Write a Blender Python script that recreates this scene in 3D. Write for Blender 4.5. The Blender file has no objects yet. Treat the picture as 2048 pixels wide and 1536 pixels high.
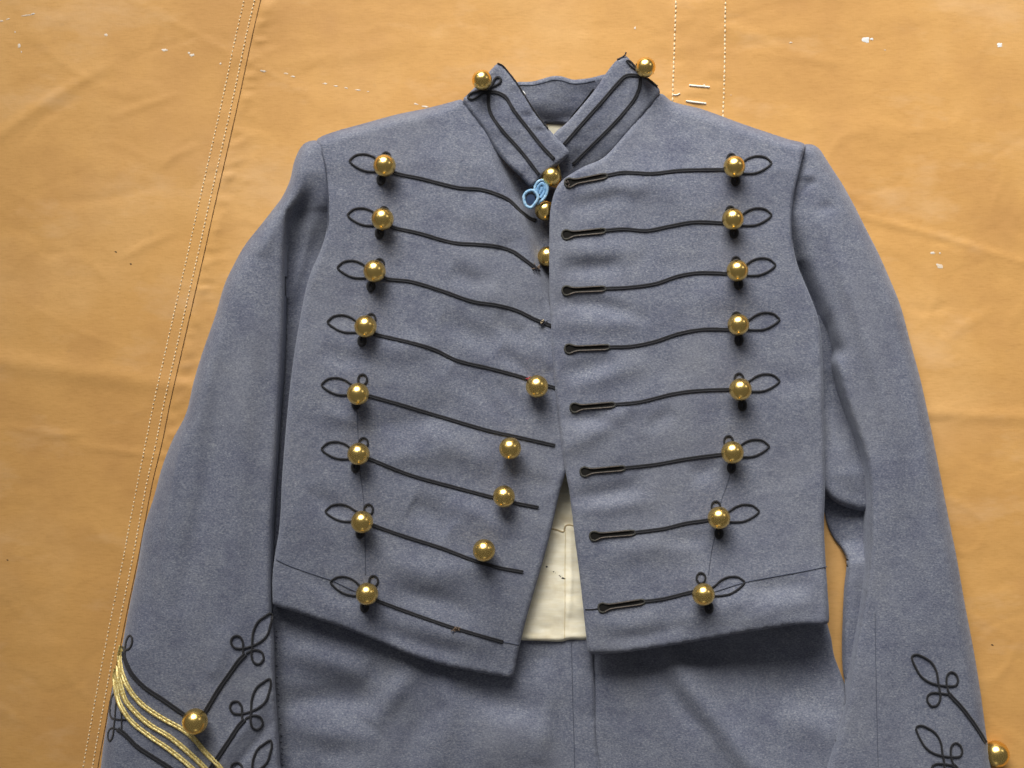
import bpy, bmesh, math, random
import numpy as np
from mathutils import Vector, Matrix
from mathutils.geometry import delaunay_2d_cdt

random.seed(7)
rng = np.random.default_rng(11)
S = 0.0004            # metres per photograph pixel on the cloth (2048 px = 0.82 m)
HC = 2500.0           # camera height above the cloth, in the same unit

sc = bpy.context.scene
# ---------------------------------------------------------------- camera
cam_d = bpy.data.cameras.new("camera")
cam = bpy.data.objects.new("camera", cam_d)
sc.collection.objects.link(cam)
cam.location = (0, 0, HC * S)
cam.rotation_euler = (0, 0, 0)
cam_d.sensor_width = 36.0
cam_d.lens = 36.0 * HC / 2048.0
cam_d.clip_start = 0.02
cam_d.clip_end = 60
sc.camera = cam

# ---------------------------------------------------------------- world
w = bpy.data.worlds.new("World")
sc.world = w
w.use_nodes = True
w.node_tree.nodes["Background"].inputs[0].default_value = (0.90, 0.90, 0.92, 1)
w.node_tree.nodes["Background"].inputs[1].default_value = 0.13

# ---------------------------------------------------------------- lamps: the windows of the room, plus an added rear fill
def area(name, loc, target, sx, sy, power, col):
    d = bpy.data.lights.new(name, 'AREA')
    d.shape = 'RECTANGLE'; d.size = sx; d.size_y = sy
    d.energy = power; d.color = col
    o = bpy.data.objects.new(name, d)
    sc.collection.objects.link(o)
    o.location = loc
    v = Vector(target) - Vector(loc)
    o.rotation_euler = v.to_track_quat('-Z', 'Y').to_euler()
    return o
kl = area("window_light", (-0.10, 1.40, 0.95), (0.26, 0.03, 0), 1.40, 1.00, 10.6, (1.0, 0.985, 0.95))
kl.data.spread = math.radians(60)
area("side_window_light", (-1.55, 1.15, 1.15), (0, 0, 0), 0.30, 0.30, 0.8, (1.0, 0.98, 0.95))
area("side_window_light", (1.75, 1.05, 1.15), (0, 0, 0), 0.30, 0.35, 1.7, (1.0, 0.98, 0.95))
area("rear_fill_light", (0.1, -2.2, 0.75), (0, 0, 0), 0.45, 0.35, 0.6, (1.0, 0.93, 0.82))  # small lamp added behind to give the buttons a second highlight

sc.view_settings.view_transform = 'Standard'
sc.view_settings.look = 'None'
sc.view_settings.exposure = 0.0
sc.view_settings.gamma = 1.0

# ================================================================ helpers
def W(x, y, z):
    """point seen at photograph pixel (x, y) that lies z above the cloth"""
    k = 1.0 - z / HC
    return ((x - 1024.0) * k * S, (768.0 - y) * k * S, z * S)

def link_mesh(name, verts, faces, mat, parent=None, smooth=True):
    me = bpy.data.meshes.new(name)
    me.from_pydata(verts, [], faces)
    if smooth:
        me.polygons.foreach_set("use_smooth", [True] * len(me.polygons))
    me.materials.append(mat)
    me.update()
    o = bpy.data.objects.new(name, me)
    sc.collection.objects.link(o)
    if parent is not None:
        o.parent = parent
    return o

def empty(name, label=None, cat=None):
    o = bpy.data.objects.new(name, None)
    o.empty_display_size = 0.05
    sc.collection.objects.link(o)
    if label: o["label"] = label
    if cat: o["category"] = cat
    return o

def catmull(pts, step=4.0, closed=False):
    P = np.array(pts, float)
    n = len(P)
    out = []
    rngi = range(n) if closed else range(n - 1)
    for i in rngi:
        p1, p2 = P[i], P[(i + 1) % n]
        p0 = P[(i - 1) % n] if (closed or i > 0) else 2 * p1 - p2
        p3 = P[(i + 2) % n] if (closed or i < n - 2) else 2 * p2 - p1
        L = np.hypot(*(p2 - p1)[:2])
        m = max(1, int(round(L / step)))
        # centripetal-ish: plain uniform with damped tangents
        t = np.arange(m) / m
        t = t[:, None]
        a = max(np.hypot(*(p1 - p0)[:2]), 1e-6); c = max(np.hypot(*(p3 - p2)[:2]), 1e-6)
        m1 = (p2 - p0) * (L / (L + a)); m2 = (p3 - p1) * (L / (L + c))
        out.append((2*t**3 - 3*t**2 + 1) * p1 + (t**3 - 2*t**2 + t) * m1 + (-2*t**3 + 3*t**2) * p2 + (t**3 - t**2) * m2)
    if not closed:
        out.append(P[-1:])
    return np.vstack(out)

# smooth 2-D noise ------------------------------------------------
_tab = rng.random((256, 256)) * 2 - 1
def vnoise(x, y, scale, seed=0, angle=0.0, stretch=1.0):
    x = np.asarray(x, float); y = np.asarray(y, float)
    ca, sa = math.cos(angle), math.sin(angle)
    u = (x * ca + y * sa) / (scale * stretch) + seed * 17.31
    v = (-x * sa + y * ca) / scale + seed * 9.77
    iu = np.floor(u).astype(int); iv = np.floor(v).astype(int)
    fu = u - iu; fv = v - iv
    fu = fu**3 * (fu * (fu * 6 - 15) + 10); fv = fv**3 * (fv * (fv * 6 - 15) + 10)
    g = lambda a, b: _tab[a % 256, b % 256]
    return (g(iu, iv) * (1 - fu) * (1 - fv) + g(iu + 1, iv) * fu * (1 - fv)
            + g(iu, iv + 1) * (1 - fu) * fv + g(iu + 1, iv + 1) * fu * fv)

def polydist(x, y, line):
    """distance to a polyline and signed side (positive = right of travel in picture coordinates)"""
    x = np.asarray(x, float); y = np.asarray(y, float)
    best = np.full(x.shape, 1e9); side = np.zeros(x.shape); par = np.zeros(x.shape)
    L = np.array(line, float)
    n = len(L) - 1
    for i in range(n):
        a, b = L[i], L[i + 1]
        d = b - a; l2 = max(d @ d, 1e-9)
        t = np.clip(((x - a[0]) * d[0] + (y - a[1]) * d[1]) / l2, 0, 1)
        px = a[0] + t * d[0]; py = a[1] + t * d[1]
        dd = np.hypot(x - px, y - py)
        s = (x - a[0]) * d[1] - (y - a[1]) * d[0]
        m = dd < best - 1e-9
        best = np.where(m, dd, best); side = np.where(m, -np.sign(s), side); par = np.where(m, (i + t) / n, par)
    return best, side, par

def ridge(x, y, line, width, height, fade=True):
    d, s, p = polydist(x, y, line)
    f = np.sin(np.clip(p, 0, 1) * math.pi) ** 0.6 if fade else 1.0
    return height * np.exp(-(d / width) ** 2) * f

def step(x, y, line, width):
    """0 on the left of travel, 1 on the right (picture coordinates, y down)"""
    d, s, p = polydist(x, y, line)
    return 1 / (1 + np.exp(-np.clip(d * s / width, -30, 30)))

def blob(x, y, cx, cy, rx, ry, h, ang=0.0):
    ca, sa = math.cos(ang), math.sin(ang)
    u = ((x - cx) * ca + (y - cy) * sa) / rx; v = (-(x - cx) * sa + (y - cy) * ca) / ry
    return h * np.exp(-(u * u + v * v))

class Panel:
    """a piece of cloth: outline points (x, y, edge radius, edge drop), and a height field"""
    def __init__(self, name, outline, hfun, mat, parent, grid=6.0, thick=8.0, smoothstep=6.0, breaks=()):
        self.hfun = hfun
        self.out = catmull([(p[0], p[1], p[2], p[3] * (1.4 if p[3] >= 18 else 1.0), (60 if p[3] >= 18 else 0) if len(p) < 5 else p[4]) for p in outline], smoothstep, closed=True)
        o = self.out
        poly = o[:, :2]
        self.poly = poly
        x0, y0 = poly.min(0); x1, y1 = poly.max(0)
        xs = np.arange(x0 + grid / 2, x1, grid); ys = np.arange(y0 + grid / 2, y1, grid)
        gx, gy = np.meshgrid(xs, ys)
        gx = gx + (np.arange(len(ys)) % 2)[:, None] * grid * 0.5
        gx = gx.ravel(); gy = gy.ravel()
        ins = self.inside(gx, gy)
        gx, gy = gx[ins], gy[ins]
        d = self.edge(gx, gy)[0]
        # finer rings near the edge so that it rolls over smoothly
        keep = d > grid * 0.45
        gx, gy = gx[keep], gy[keep]
        bpts = []; bed = []
        for br in breaks:
            bp = catmull(br, grid * 0.8)
            k0 = self.inside(bp[:, 0], bp[:, 1]) & (self.edge(bp[:, 0], bp[:, 1])[0] > 3)
            last = None
            for q_, kk in zip(bp, k0):
                if kk:
                    bpts.append(q_)
                    if last is not None: bed.append((last, len(bpts) - 1))
                    last = len(bpts) - 1
                else: last = None
        if bpts:
            B = np.array(bpts)
            dm = np.full(gx.shape, 1e9)
            for q_ in B: dm = np.minimum(dm, (gx - q_[0]) ** 2 + (gy - q_[1]) ** 2)
            kp_ = dm > (grid * 0.55) ** 2
            gx, gy = gx[kp_], gy[kp_]
        nb = len(poly)
        co = [Vector((float(a), float(b))) for a, b in poly] + [Vector((float(a), float(b))) for a, b in zip(gx, gy)]
        edges = [(i, (i + 1) % nb) for i in range(nb)]
        off = len(co)
        co += [Vector((float(q_[0]), float(q_[1]))) for q_ in bpts]
        edges += [(a + off, b + off) for a, b in bed]
        vc, ec, fc, ov, oe, of = delaunay_2d_cdt(co, edges, [], 1, 1e-4, True)
        V = np.array([(v.x, v.y) for v in vc])
        z = self.height(V[:, 0], V[:, 1])
        k = 1 - z / HC
        P = np.stack([(V[:, 0] - 1024) * k * S, (768 - V[:, 1]) * k * S, z * S], 1)
        F = []
        fcen = np.array([V[list(f)].mean(0) for f in fc])
        okf = self.inside(fcen[:, 0], fcen[:, 1])
        for f, okk in zip(fc, okf):
            if not okk: continue
            a, b, c = P[f[0]], P[f[1]], P[f[2]]
            nz = (b[0]-a[0])*(c[1]-a[1]) - (b[1]-a[1])*(c[0]-a[0])
            F.append(list(f) if nz > 0 else list(f)[::-1])
        # boundary loop -> skirt down and a turned-under rim
        from collections import Counter
        cnt = {}
        for f in F:
            for i in range(len(f)):
                e = (f[i], f[(i + 1) % len(f)])
                cnt[e] = cnt.get(e, 0) + 1
        bnd = [e for e in cnt if (e[1], e[0]) not in cnt]
        idx = {}
        P = P.tolist()
        cen = np.array(P).mean(0)
        bv = sorted({a for e in bnd for a in e})
        q2 = np.array([V[a] for a in bv]); jn = np.argmin((q2[:, None, 0] - o[None, :, 0]) ** 2 + (q2[:, None, 1] - o[None, :, 1]) ** 2, 1)
        sk = {a: (o[j, 4] if o[j, 4] > 0 else thick) for a, j in zip(bv, jn)}
        for a in bv:
            p = P[a]
            zz = max(p[2] - sk[a] * S, 0.0004)
            idx[a] = len(P); P.append([p[0], p[1], zz])
        for a, b in bnd:
            F.append([b, a, idx[a], idx[b]])
        self.obj = link_mesh(name, P, F, mat, parent)
    def inside(self, x, y):
        px, py = self.poly[:, 0], self.poly[:, 1]
        c = np.zeros(x.shape, bool)
        n = len(px); j = n - 1
        for i in range(n):
            cond = ((py[i] > y) != (py[j] > y))
            with np.errstate(divide='ignore', invalid='ignore'):
                xi = (px[j] - px[i]) * (y - py[i]) / (py[j] - py[i] + 1e-12) + px[i]
            c ^= cond & (x < xi)
            j = i
        return c
    def edge(self, x, y):
        o = self.out
        x = np.asarray(x, float); y = np.asarray(y, float)
        best = np.full(x.shape, 1e9); r = np.zeros(x.shape); dr = np.zeros(x.shape)
        n = len(o)
        for i in range(n):
            a = o[i]; b = o[(i + 1) % n]
            d = b[:2] - a[:2]; l2 = max(d @ d, 1e-9)
            t = np.clip(((x - a[0]) * d[0] + (y - a[1]) * d[1]) / l2, 0, 1)
            dd = np.hypot(x - a[0] - t * d[0], y - a[1] - t * d[1])
            m = dd < best
            best = np.where(m, dd, best)
            r = np.where(m, a[2] + t * (b[2] - a[2]), r)
            dr = np.where(m, a[3] + t * (b[3] - a[3]), dr)
        return best, r, dr
    def height(self, x, y):
        x = np.asarray(x, float); y = np.asarray(y, float)
        d, r, dr = self.edge(x, y)
        h = self.hfun(x, y)
        q = np.clip(1 - d / np.maximum(r, 1e-3), 0, 1)
        z = h - dr * (1 - np.sqrt(np.clip(1 - q * q, 0, 1)))
        return np.maximum(z, 7.0)

def ribbon(name, path, width, hgt, panelz, mat, parent, step_=3.0, closed=False, lift=0.6, humps=2, raw=False, taper=True):
    """a flat braid that follows the surface under it"""
    P = path if raw else catmull(path, step_, closed)
    n = len(P)
    if closed:
        T = np.roll(P, -1, 0) - np.roll(P, 1, 0)
    else:
        T = np.gradient(P, axis=0)
    T = T / np.maximum(np.hypot(T[:, 0], T[:, 1])[:, None], 1e-6)
    N = np.stack([-T[:, 1], T[:, 0]], 1)
    if humps == 2:
        prof = [(-1, 0), (-.92, .55), (-.6, .95), (-.25, .8), (0, .5), (.25, .8), (.6, .95), (.92, .55), (1, 0)]
    else:
        prof = [(-1, 0), (-.87, .5), (-.5, .87), (0, 1), (.5, .87), (.87, .5), (1, 0)]
    m = len(prof)
    wv = np.full(n, width / 2.0)
    wv *= 1 + 0.05 * vnoise(np.arange(n) * step_, np.zeros(n), 11, seed=len(name) + int(P[0][0]) % 50)
    rows = []
    for u, v in prof:
        X = P[:, 0] + N[:, 0] * u * wv; Y = P[:, 1] + N[:, 1] * u * wv
        zc = panelz(P[:, 0], P[:, 1]); zs = panelz(X, Y)
        zz = np.maximum(zs, zc - 4) * 0.6 + zc * 0.4 + lift + v * hgt - (0 if v > 0 else 1.2)
        rows.append(np.stack([X, Y, zz], 1))
    R = np.stack(rows, 1)                      # n, m, 3
    k = 1 - R[..., 2] / HC
    V = np.stack([(R[..., 0] - 1024) * k * S, (768 - R[..., 1]) * k * S, R[..., 2] * S], -1).reshape(-1, 3).tolist()
    F = []
    for i in range(n if closed else n - 1):
        j = (i + 1) % n
        for q in range(m - 1):
            F.append([i * m + q, i * m + q + 1, j * m + q + 1, j * m + q])
        F.append([i * m + m - 1, i * m, j * m, j * m + m - 1])
    if not closed:
        F.append([q for q in range(m)][::-1]); F.append([(n - 1) * m + q for q in range(m)])
    o = link_mesh(name, V, F, mat, parent)
    bm = bmesh.new(); bm.from_mesh(o.data); bmesh.ops.recalc_face_normals(bm, faces=bm.faces); bm.to_mesh(o.data); bm.free()
    return o

def tube3(name, pts, radius, mat, parent, closed=False, seg=8, step_=2.0, twist=0):
    """round cord through (x, y, z) picture points"""
    P = catmull(pts, step_, closed)
    Q = np.array([W(*p) for p in P])
    n = len(Q)
    T = (np.roll(Q, -1, 0) - np.roll(Q, 1, 0)) if closed else np.gradient(Q, axis=0)
    T /= np.maximum(np.linalg.norm(T, axis=1)[:, None], 1e-9)
    V = []; F = []
    for i in range(n):
        t = Vector(T[i]); up = Vector((0, 0, 1)) if abs(t.z) < 0.9 else Vector((1, 0, 0))
        a = t.cross(up).normalized(); b = a.cross(t).normalized()
        r = radius * S if not callable(radius) else radius(i / max(n - 1, 1)) * S
        for s in range(seg):
            th = 2 * math.pi * s / seg + twist * i
            rr = r * (1 + (0.16 * math.cos(3 * (2*math.pi*s/seg)) if twist else 0))
            V.append(tuple(Vector(Q[i]) + a * math.cos(th) * rr + b * math.sin(th) * rr))
    for i in range(n if closed else n - 1):
        j = (i + 1) % n
        for s in range(seg):
            F.append([i * seg + s, i * seg + (s + 1) % seg, j * seg + (s + 1) % seg, j * seg + s])
    if not closed:
        F.append(list(range(seg))); F.append([(n - 1) * seg + s for s in range(seg)][::-1])
    return link_mesh(name, V, F, mat, parent)

# ================================================================ materials
def new_mat(name):
    m = bpy.data.materials.new(name)
    m.use_nodes = True
    nt = m.node_tree
    b = nt.nodes["Principled BSDF"]
    return m, nt, b

def N(nt, typ, **kw):
    n = nt.nodes.new(typ)
    for k, v in kw.items():
        if k in n.inputs: n.inputs[k].default_value = v
        else: setattr(n, k, v)
    return n

def mapped(nt, scale, rot=(0, 0, 0)):
    tc = N(nt, 'ShaderNodeTexCoord')
    mp = N(nt, 'ShaderNodeMapping')
    mp.inputs['Scale'].default_value = scale
    mp.inputs['Rotation'].default_value = rot
    nt.links.new(tc.outputs['Object'], mp.inputs[0])
    return mp.outputs[0]

def noise(nt, vec, scale, detail=3.0, rough=0.55, dist=0.0):
    n = N(nt, 'ShaderNodeTexNoise')
    n.inputs['Scale'].default_value = scale
    n.inputs['Detail'].default_value = detail
    n.inputs['Roughness'].default_value = rough
    n.inputs['Distortion'].default_value = dist
    nt.links.new(vec, n.inputs['Vector'])
    return n.outputs['Fac']

def ramp(nt, fac, stops):
    r = N(nt, 'ShaderNodeValToRGB')
    els = r.color_ramp.elements
    while len(els) > len(stops): els.remove(els[-1])
    while len(els) < len(stops): els.new(0.5)
    for e, (p, c) in zip(els, stops):
        e.position = p; e.color = (c[0], c[1], c[2], 1)
    nt.links.new(fac, r.inputs[0])
    return r.outputs[0]

def mix(nt, a, b, fac, mode='MIX'):
    m = N(nt, 'ShaderNodeMix'); m.data_type = 'RGBA'; m.blend_type = mode
    if isinstance(fac, float): m.inputs[0].default_value = fac
    else: nt.links.new(fac, m.inputs[0])
    for s, i in ((a, 6), (b, 7)):
        if isinstance(s, tuple): m.inputs[i].default_value = (*s, 1)
        else: nt.links.new(s, m.inputs[i])
    return m.outputs[2]

def bump(nt, b, fac, strength, dist, prev=None):
    n = N(nt, 'ShaderNodeBump')
    n.inputs['Strength'].default_value = strength
    n.inputs['Distance'].default_value = dist
    nt.links.new(fac, n.inputs['Height'])
    if prev is not None: nt.links.new(prev, n.inputs['Normal'])
    nt.links.new(n.outputs[0], b.inputs['Normal'])
    return n.outputs[0]

def make_wool():
    m, nt, b = new_mat("grey_wool")
    v1 = mapped(nt, (1, 1, 1)); v2 = mapped(nt, (0.6, 1, 1))
    f1 = noise(nt, v2, 950, 4, 0.75)
    c1 = ramp(nt, f1, [(0.30, (0.068, 0.078, 0.113)), (0.46, (0.133, 0.144, 0.190)), (0.58, (0.186, 0.195, 0.236)), (0.74, (0.340, 0.347, 0.370))])
    f2 = noise(nt, v1, 36, 4, 0.6)                        # slow drift of tone: wear and brushing
    c2 = ramp(nt, f2, [(0.30, (0.80, 0.80, 0.85)), (0.52, (1.0, 1.0, 1.0)), (0.72, (1.10, 1.09, 1.05))])
    f9 = noise(nt, v2, 190, 3, 0.6)
    c9 = ramp(nt, f9, [(0.30, (0.88, 0.88, 0.90)), (0.70, (1.10, 1.10, 1.08))])
    c2 = mix(nt, c2, c9, 1.0, 'MULTIPLY')
    c = mix(nt, c1, c2, 1.0, 'MULTIPLY')
    f3 = noise(nt, v2, 1500, 2, 0.6)                      # single pale fibres
    c3 = ramp(nt, f3, [(0.68, (0, 0, 0)), (0.76, (1, 1, 1))])
    c = mix(nt, c, (0.42, 0.43, 0.44), c3)
    f5 = noise(nt, v1, 12, 3, 0.5)                        # faded, warmer areas
    c5 = ramp(nt, f5, [(0.50, (0, 0, 0)), (0.80, (0.32, 0.32, 0.32))])
    c = mix(nt, c, (0.215, 0.218, 0.235), c5)
    nt.links.new(c, b.inputs['Base Color'])
    b.inputs['Roughness'].default_value = 0.95
    b.inputs['Specular IOR Level'].default_value = 0.12
    b.inputs['Sheen Weight'].default_value = 0.25
    b.inputs['Sheen Roughness'].default_value = 0.5
    b.inputs['Sheen Tint'].default_value = (0.72, 0.76, 0.88, 1)
    f4 = noise(nt, v1, 260, 4, 0.65)
    p = bump(nt, b, f4, 0.35, 0.0007)
    bump(nt, b, f1, 0.55, 0.0005, p)
    return m
def make_canvas():
    m, nt, b = new_mat("orange_canvas")
    v1 = mapped(nt, (1, 1, 1)); vs = mapped(nt, (0.2, 1, 1)); vv = mapped(nt, (1, 0.2, 1))
    f1 = noise(nt, v1, 5, 4, 0.6)
    c = ramp(nt, f1, [(0.28, (0.49, 0.250, 0.076)), (0.5, (0.61, 0.328, 0.101)), (0.72, (0.69, 0.400, 0.152))])
    f2 = noise(nt, mapped(nt, (0.22, 1, 1)), 700, 3, 0.65)
    c2 = ramp(nt, f2, [(0.30, (0.93, 0.915, 0.88)), (0.50, (1, 1, 1)), (0.75, (1.03, 1.035, 1.05))])
    c = mix(nt, c, c2, 1.0, 'MULTIPLY')
    f3 = noise(nt, v1, 60, 5, 0.7)                        # scuffs and grime
    c3 = ramp(nt, f3, [(0.64, (0, 0, 0)), (0.80, (0.35, 0.35, 0.35))])
    c = mix(nt, c, (0.42, 0.24, 0.10), c3)
    f6 = noise(nt, v1, 9, 5, 0.6)
    c6 = ramp(nt, f6, [(0.50, (0, 0, 0)), (0.70, (0.45, 0.45, 0.45))])
    c = mix(nt, c, (0.48, 0.245, 0.085), c6)
    f8 = noise(nt, mapped(nt, (0.5, 1, 1), (0, 0, 0.4)), 16, 5, 0.65)
    c8 = ramp(nt, f8, [(0.54, (0, 0, 0)), (0.74, (0.50, 0.50, 0.50))])
    c = mix(nt, c, (0.72, 0.46, 0.24), c8)
    nt.links.new(c, b.inputs['Base Color'])
    b.inputs['Roughness'].default_value = 0.62
    b.inputs['Specular IOR Level'].default_value = 0.3
    f4 = noise(nt, vs, 800, 2, 0.5); f5 = noise(nt, vv, 800, 2, 0.5)
    f7 = noise(nt, v1, 45, 4, 0.6)
    p = bump(nt, b, f7, 0.30, 0.0013)
    p = bump(nt, b, f4, 0.20, 0.00025, p)
    bump(nt, b, f5, 0.18, 0.0003, p)
    return m
def make_plain(name, col, rough=0.8, spec=0.3, metal=0.0, nscale=0, nstr=0.3, ndist=0.0003, var=None, sheen=0.0, stretch=(1, 1, 1)):
    m, nt, b = new_mat(name)
    b.inputs['Base Color'].default_value = (*col, 1)
    b.inputs['Roughness'].default_value = rough
    b.inputs['Specular IOR Level'].default_value = spec
    b.inputs['Metallic'].default_value = metal
    b.inputs['Sheen Weight'].default_value = sheen
    if nscale:
        f = noise(nt, mapped(nt, stretch), nscale, 3, 0.6)
        if var:
            nt.links.new(ramp(nt, f, [(0.30, var[0]), (0.70, var[1])]), b.inputs['Base Color'])
        bump(nt, b, f, nstr, ndist)
    return m

M_wool = make_wool()
M_canvas = make_canvas()
M_braid = make_plain("black_braid", (0.014, 0.014, 0.017), 0.75, 0.25, nscale=1400, nstr=0.6, ndist=0.0004,
                     var=((0.006, 0.006, 0.008), (0.024, 0.024, 0.029)), sheen=0.15)
M_thread = make_plain("pale_thread", (0.80, 0.63, 0.40), 0.6, 0.3)
M_dark_thread = make_plain("dark_thread", (0.03, 0.03, 0.04), 0.8, 0.2)
M_seam = make_plain("seam_groove_shade", (0.080, 0.088, 0.118), 0.95, 0.05)  # dark line painted in for the shade of a seam groove
M_gimp = make_plain("buttonhole_gimp", (0.10, 0.075, 0.06), 0.6, 0.35, nscale=900, nstr=0.7, ndist=0.0004,
                    var=((0.030, 0.026, 0.024), (0.20, 0.15, 0.125)))
M_gimp_rim = make_plain("buttonhole_rim", (0.045, 0.043, 0.036), 0.75, 0.2, nscale=1200, nstr=0.7, ndist=0.0004, var=((0.02, 0.02, 0.018), (0.085, 0.08, 0.068)))
M_gimp_dark = make_plain("buttonhole_slit", (0.012, 0.011, 0.010), 0.9, 0.1)
M_white = make_plain("white_paint", (0.78, 0.78, 0.76), 0.5, 0.4)
M_white_faint = make_plain("thin_white_paint", (0.70, 0.62, 0.50), 0.5, 0.4, nscale=500, nstr=0.2, var=((0.72, 0.52, 0.32), (0.74, 0.72, 0.66)))
M_blue = make_plain("blue_cord", (0.25, 0.42, 0.62), 0.6, 0.4, nscale=500, nstr=0.4, ndist=0.0004,
                    var=((0.06, 0.17, 0.34), (0.25, 0.45, 0.66)))
M_blue_pale = make_plain("pale_blue_cord", (0.66, 0.78, 0.84), 0.5, 0.4, nscale=500, nstr=0.4, ndist=0.0003,
                    var=((0.10, 0.26, 0.46), (0.42, 0.60, 0.74)))
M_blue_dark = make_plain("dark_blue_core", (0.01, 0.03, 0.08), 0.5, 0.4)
M_ink = make_plain("ink", (0.02, 0.02, 0.02), 0.7, 0.2)
M_red = make_plain("red_thread", (0.45, 0.06, 0.08), 0.7, 0.2)

def make_gold():
    m, nt, b = new_mat("gilt_brass")
    v = mapped(nt, (1, 1, 1))
    f = noise(nt, v, 150, 4, 0.6)
    c = ramp(nt, f, [(0.3, (0.90, 0.60, 0.17)), (0.6, (0.97, 0.69, 0.23)), (0.8, (0.90, 0.61, 0.22))])
    nt.links.new(c, b.inputs['Base Color'])
    b.inputs['Metallic'].default_value = 1.0
    r = ramp(nt, noise(nt, v, 260, 4, 0.7), [(0.3, (0.20, 0.20, 0.20)), (0.75, (0.32, 0.32, 0.32))])
    nt.links.new(r, b.inputs['Roughness'])
    bump(nt, b, noise(nt, v, 120, 2, 0.5), 0.05, 0.0005)
    return m
M_gold = make_gold()

def make_goldcord():
    m, nt, b = new_mat("gold_braid")
    f = noise(nt, mapped(nt, (1, 1, 1)), 700, 3, 0.6)
    c = ramp(nt, f, [(0.35, (0.42, 0.29, 0.07)), (0.5, (0.68, 0.53, 0.19)), (0.65, (0.82, 0.72, 0.36))])
    nt.links.new(c, b.inputs['Base Color'])
    b.inputs['Roughness'].default_value = 0.42
    b.inputs['Metallic'].default_value = 0.25
    wv = N(nt, 'ShaderNodeTexWave'); wv.inputs['Scale'].default_value = 190; wv.inputs['Distortion'].default_value = 1.5
    wv.bands_direction = 'DIAGONAL'
    nt.links.new(mapped(nt, (1, 0.3, 0)), wv.inputs['Vector'])
    p = bump(nt, b, wv.outputs['Fac'], 0.55, 0.0005)
    bump(nt, b, f, 0.5, 0.0003, p)
    return m
M_goldcord = make_goldcord()

def make_lining():
    m, nt, b = new_mat("cream_lining")
    f = noise(nt, mapped(nt, (0.15, 1, 1)), 500, 3, 0.5)
    c = ramp(nt, f, [(0.3, (0.82, 0.74, 0.54)), (0.7, (0.88, 0.82, 0.66))])
    f2 = noise(nt, mapped(nt, (1, 1, 1)), 50, 4, 0.6)
    c2 = ramp(nt, f2, [(0.5, (0, 0, 0)), (0.8, (0.6, 0.6, 0.6))])
    c = mix(nt, c, (0.55, 0.43, 0.24), c2)
    nt.links.new(c, b.inputs['Base Color'])
    b.inputs['Roughness'].default_value = 0.5
    b.inputs['Specular IOR Level'].default_value = 0.4
    bump(nt, b, f, 0.3, 0.0003)
    return m
M_lining = make_lining()

# ================================================================ ground and canvas
gm, gnt, gb = new_mat("dark_boards")
gc = ramp(gnt, noise(gnt, mapped(gnt, (0.2, 1, 1)), 30, 4, 0.6), [(0.3, (0.10, 0.07, 0.045)), (0.7, (0.17, 0.12, 0.08))])
gnt.links.new(gc, gb.inputs['Base Color'])
g = link_mesh("ground", [(-8, -8, -0.006), (8, -8, -0.006), (8, 8, -0.006), (-8, 8, -0.006)], [[0, 1, 2, 3]], gm)
g["kind"] = "structure"

SEAM_A = [(640, -695), (515, -120), (488, 0), (472, 69), (455, 150), (437.5, 231), (419, 312), (394, 422), (380, 486), (350, 617), (328, 714), (308, 802), (291, 886), (276, 960), (259, 1049), (246, 1118), (228, 1205), (214, 1275), (198, 1358), (185, 1429), (172, 1500), (160, 1570), (140, 1700), (20, 2250)]
SEAM_B = [(x + (20 if y < 900 else 18), y + 3) for x, y in SEAM_A]
FOLD = [(x + (31 if y < 900 else 28), y + 4) for x, y in SEAM_A]
STRAP_L = [(1384, -695), (1358, -130), (1352, 0), (1347, 140), (1345, 198), (1343, 260)]
STRAP_R = [(1480, -695), (1456, -130), (1451, 0), (1449, 140), (1446, 228), (1445, 280)]

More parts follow.
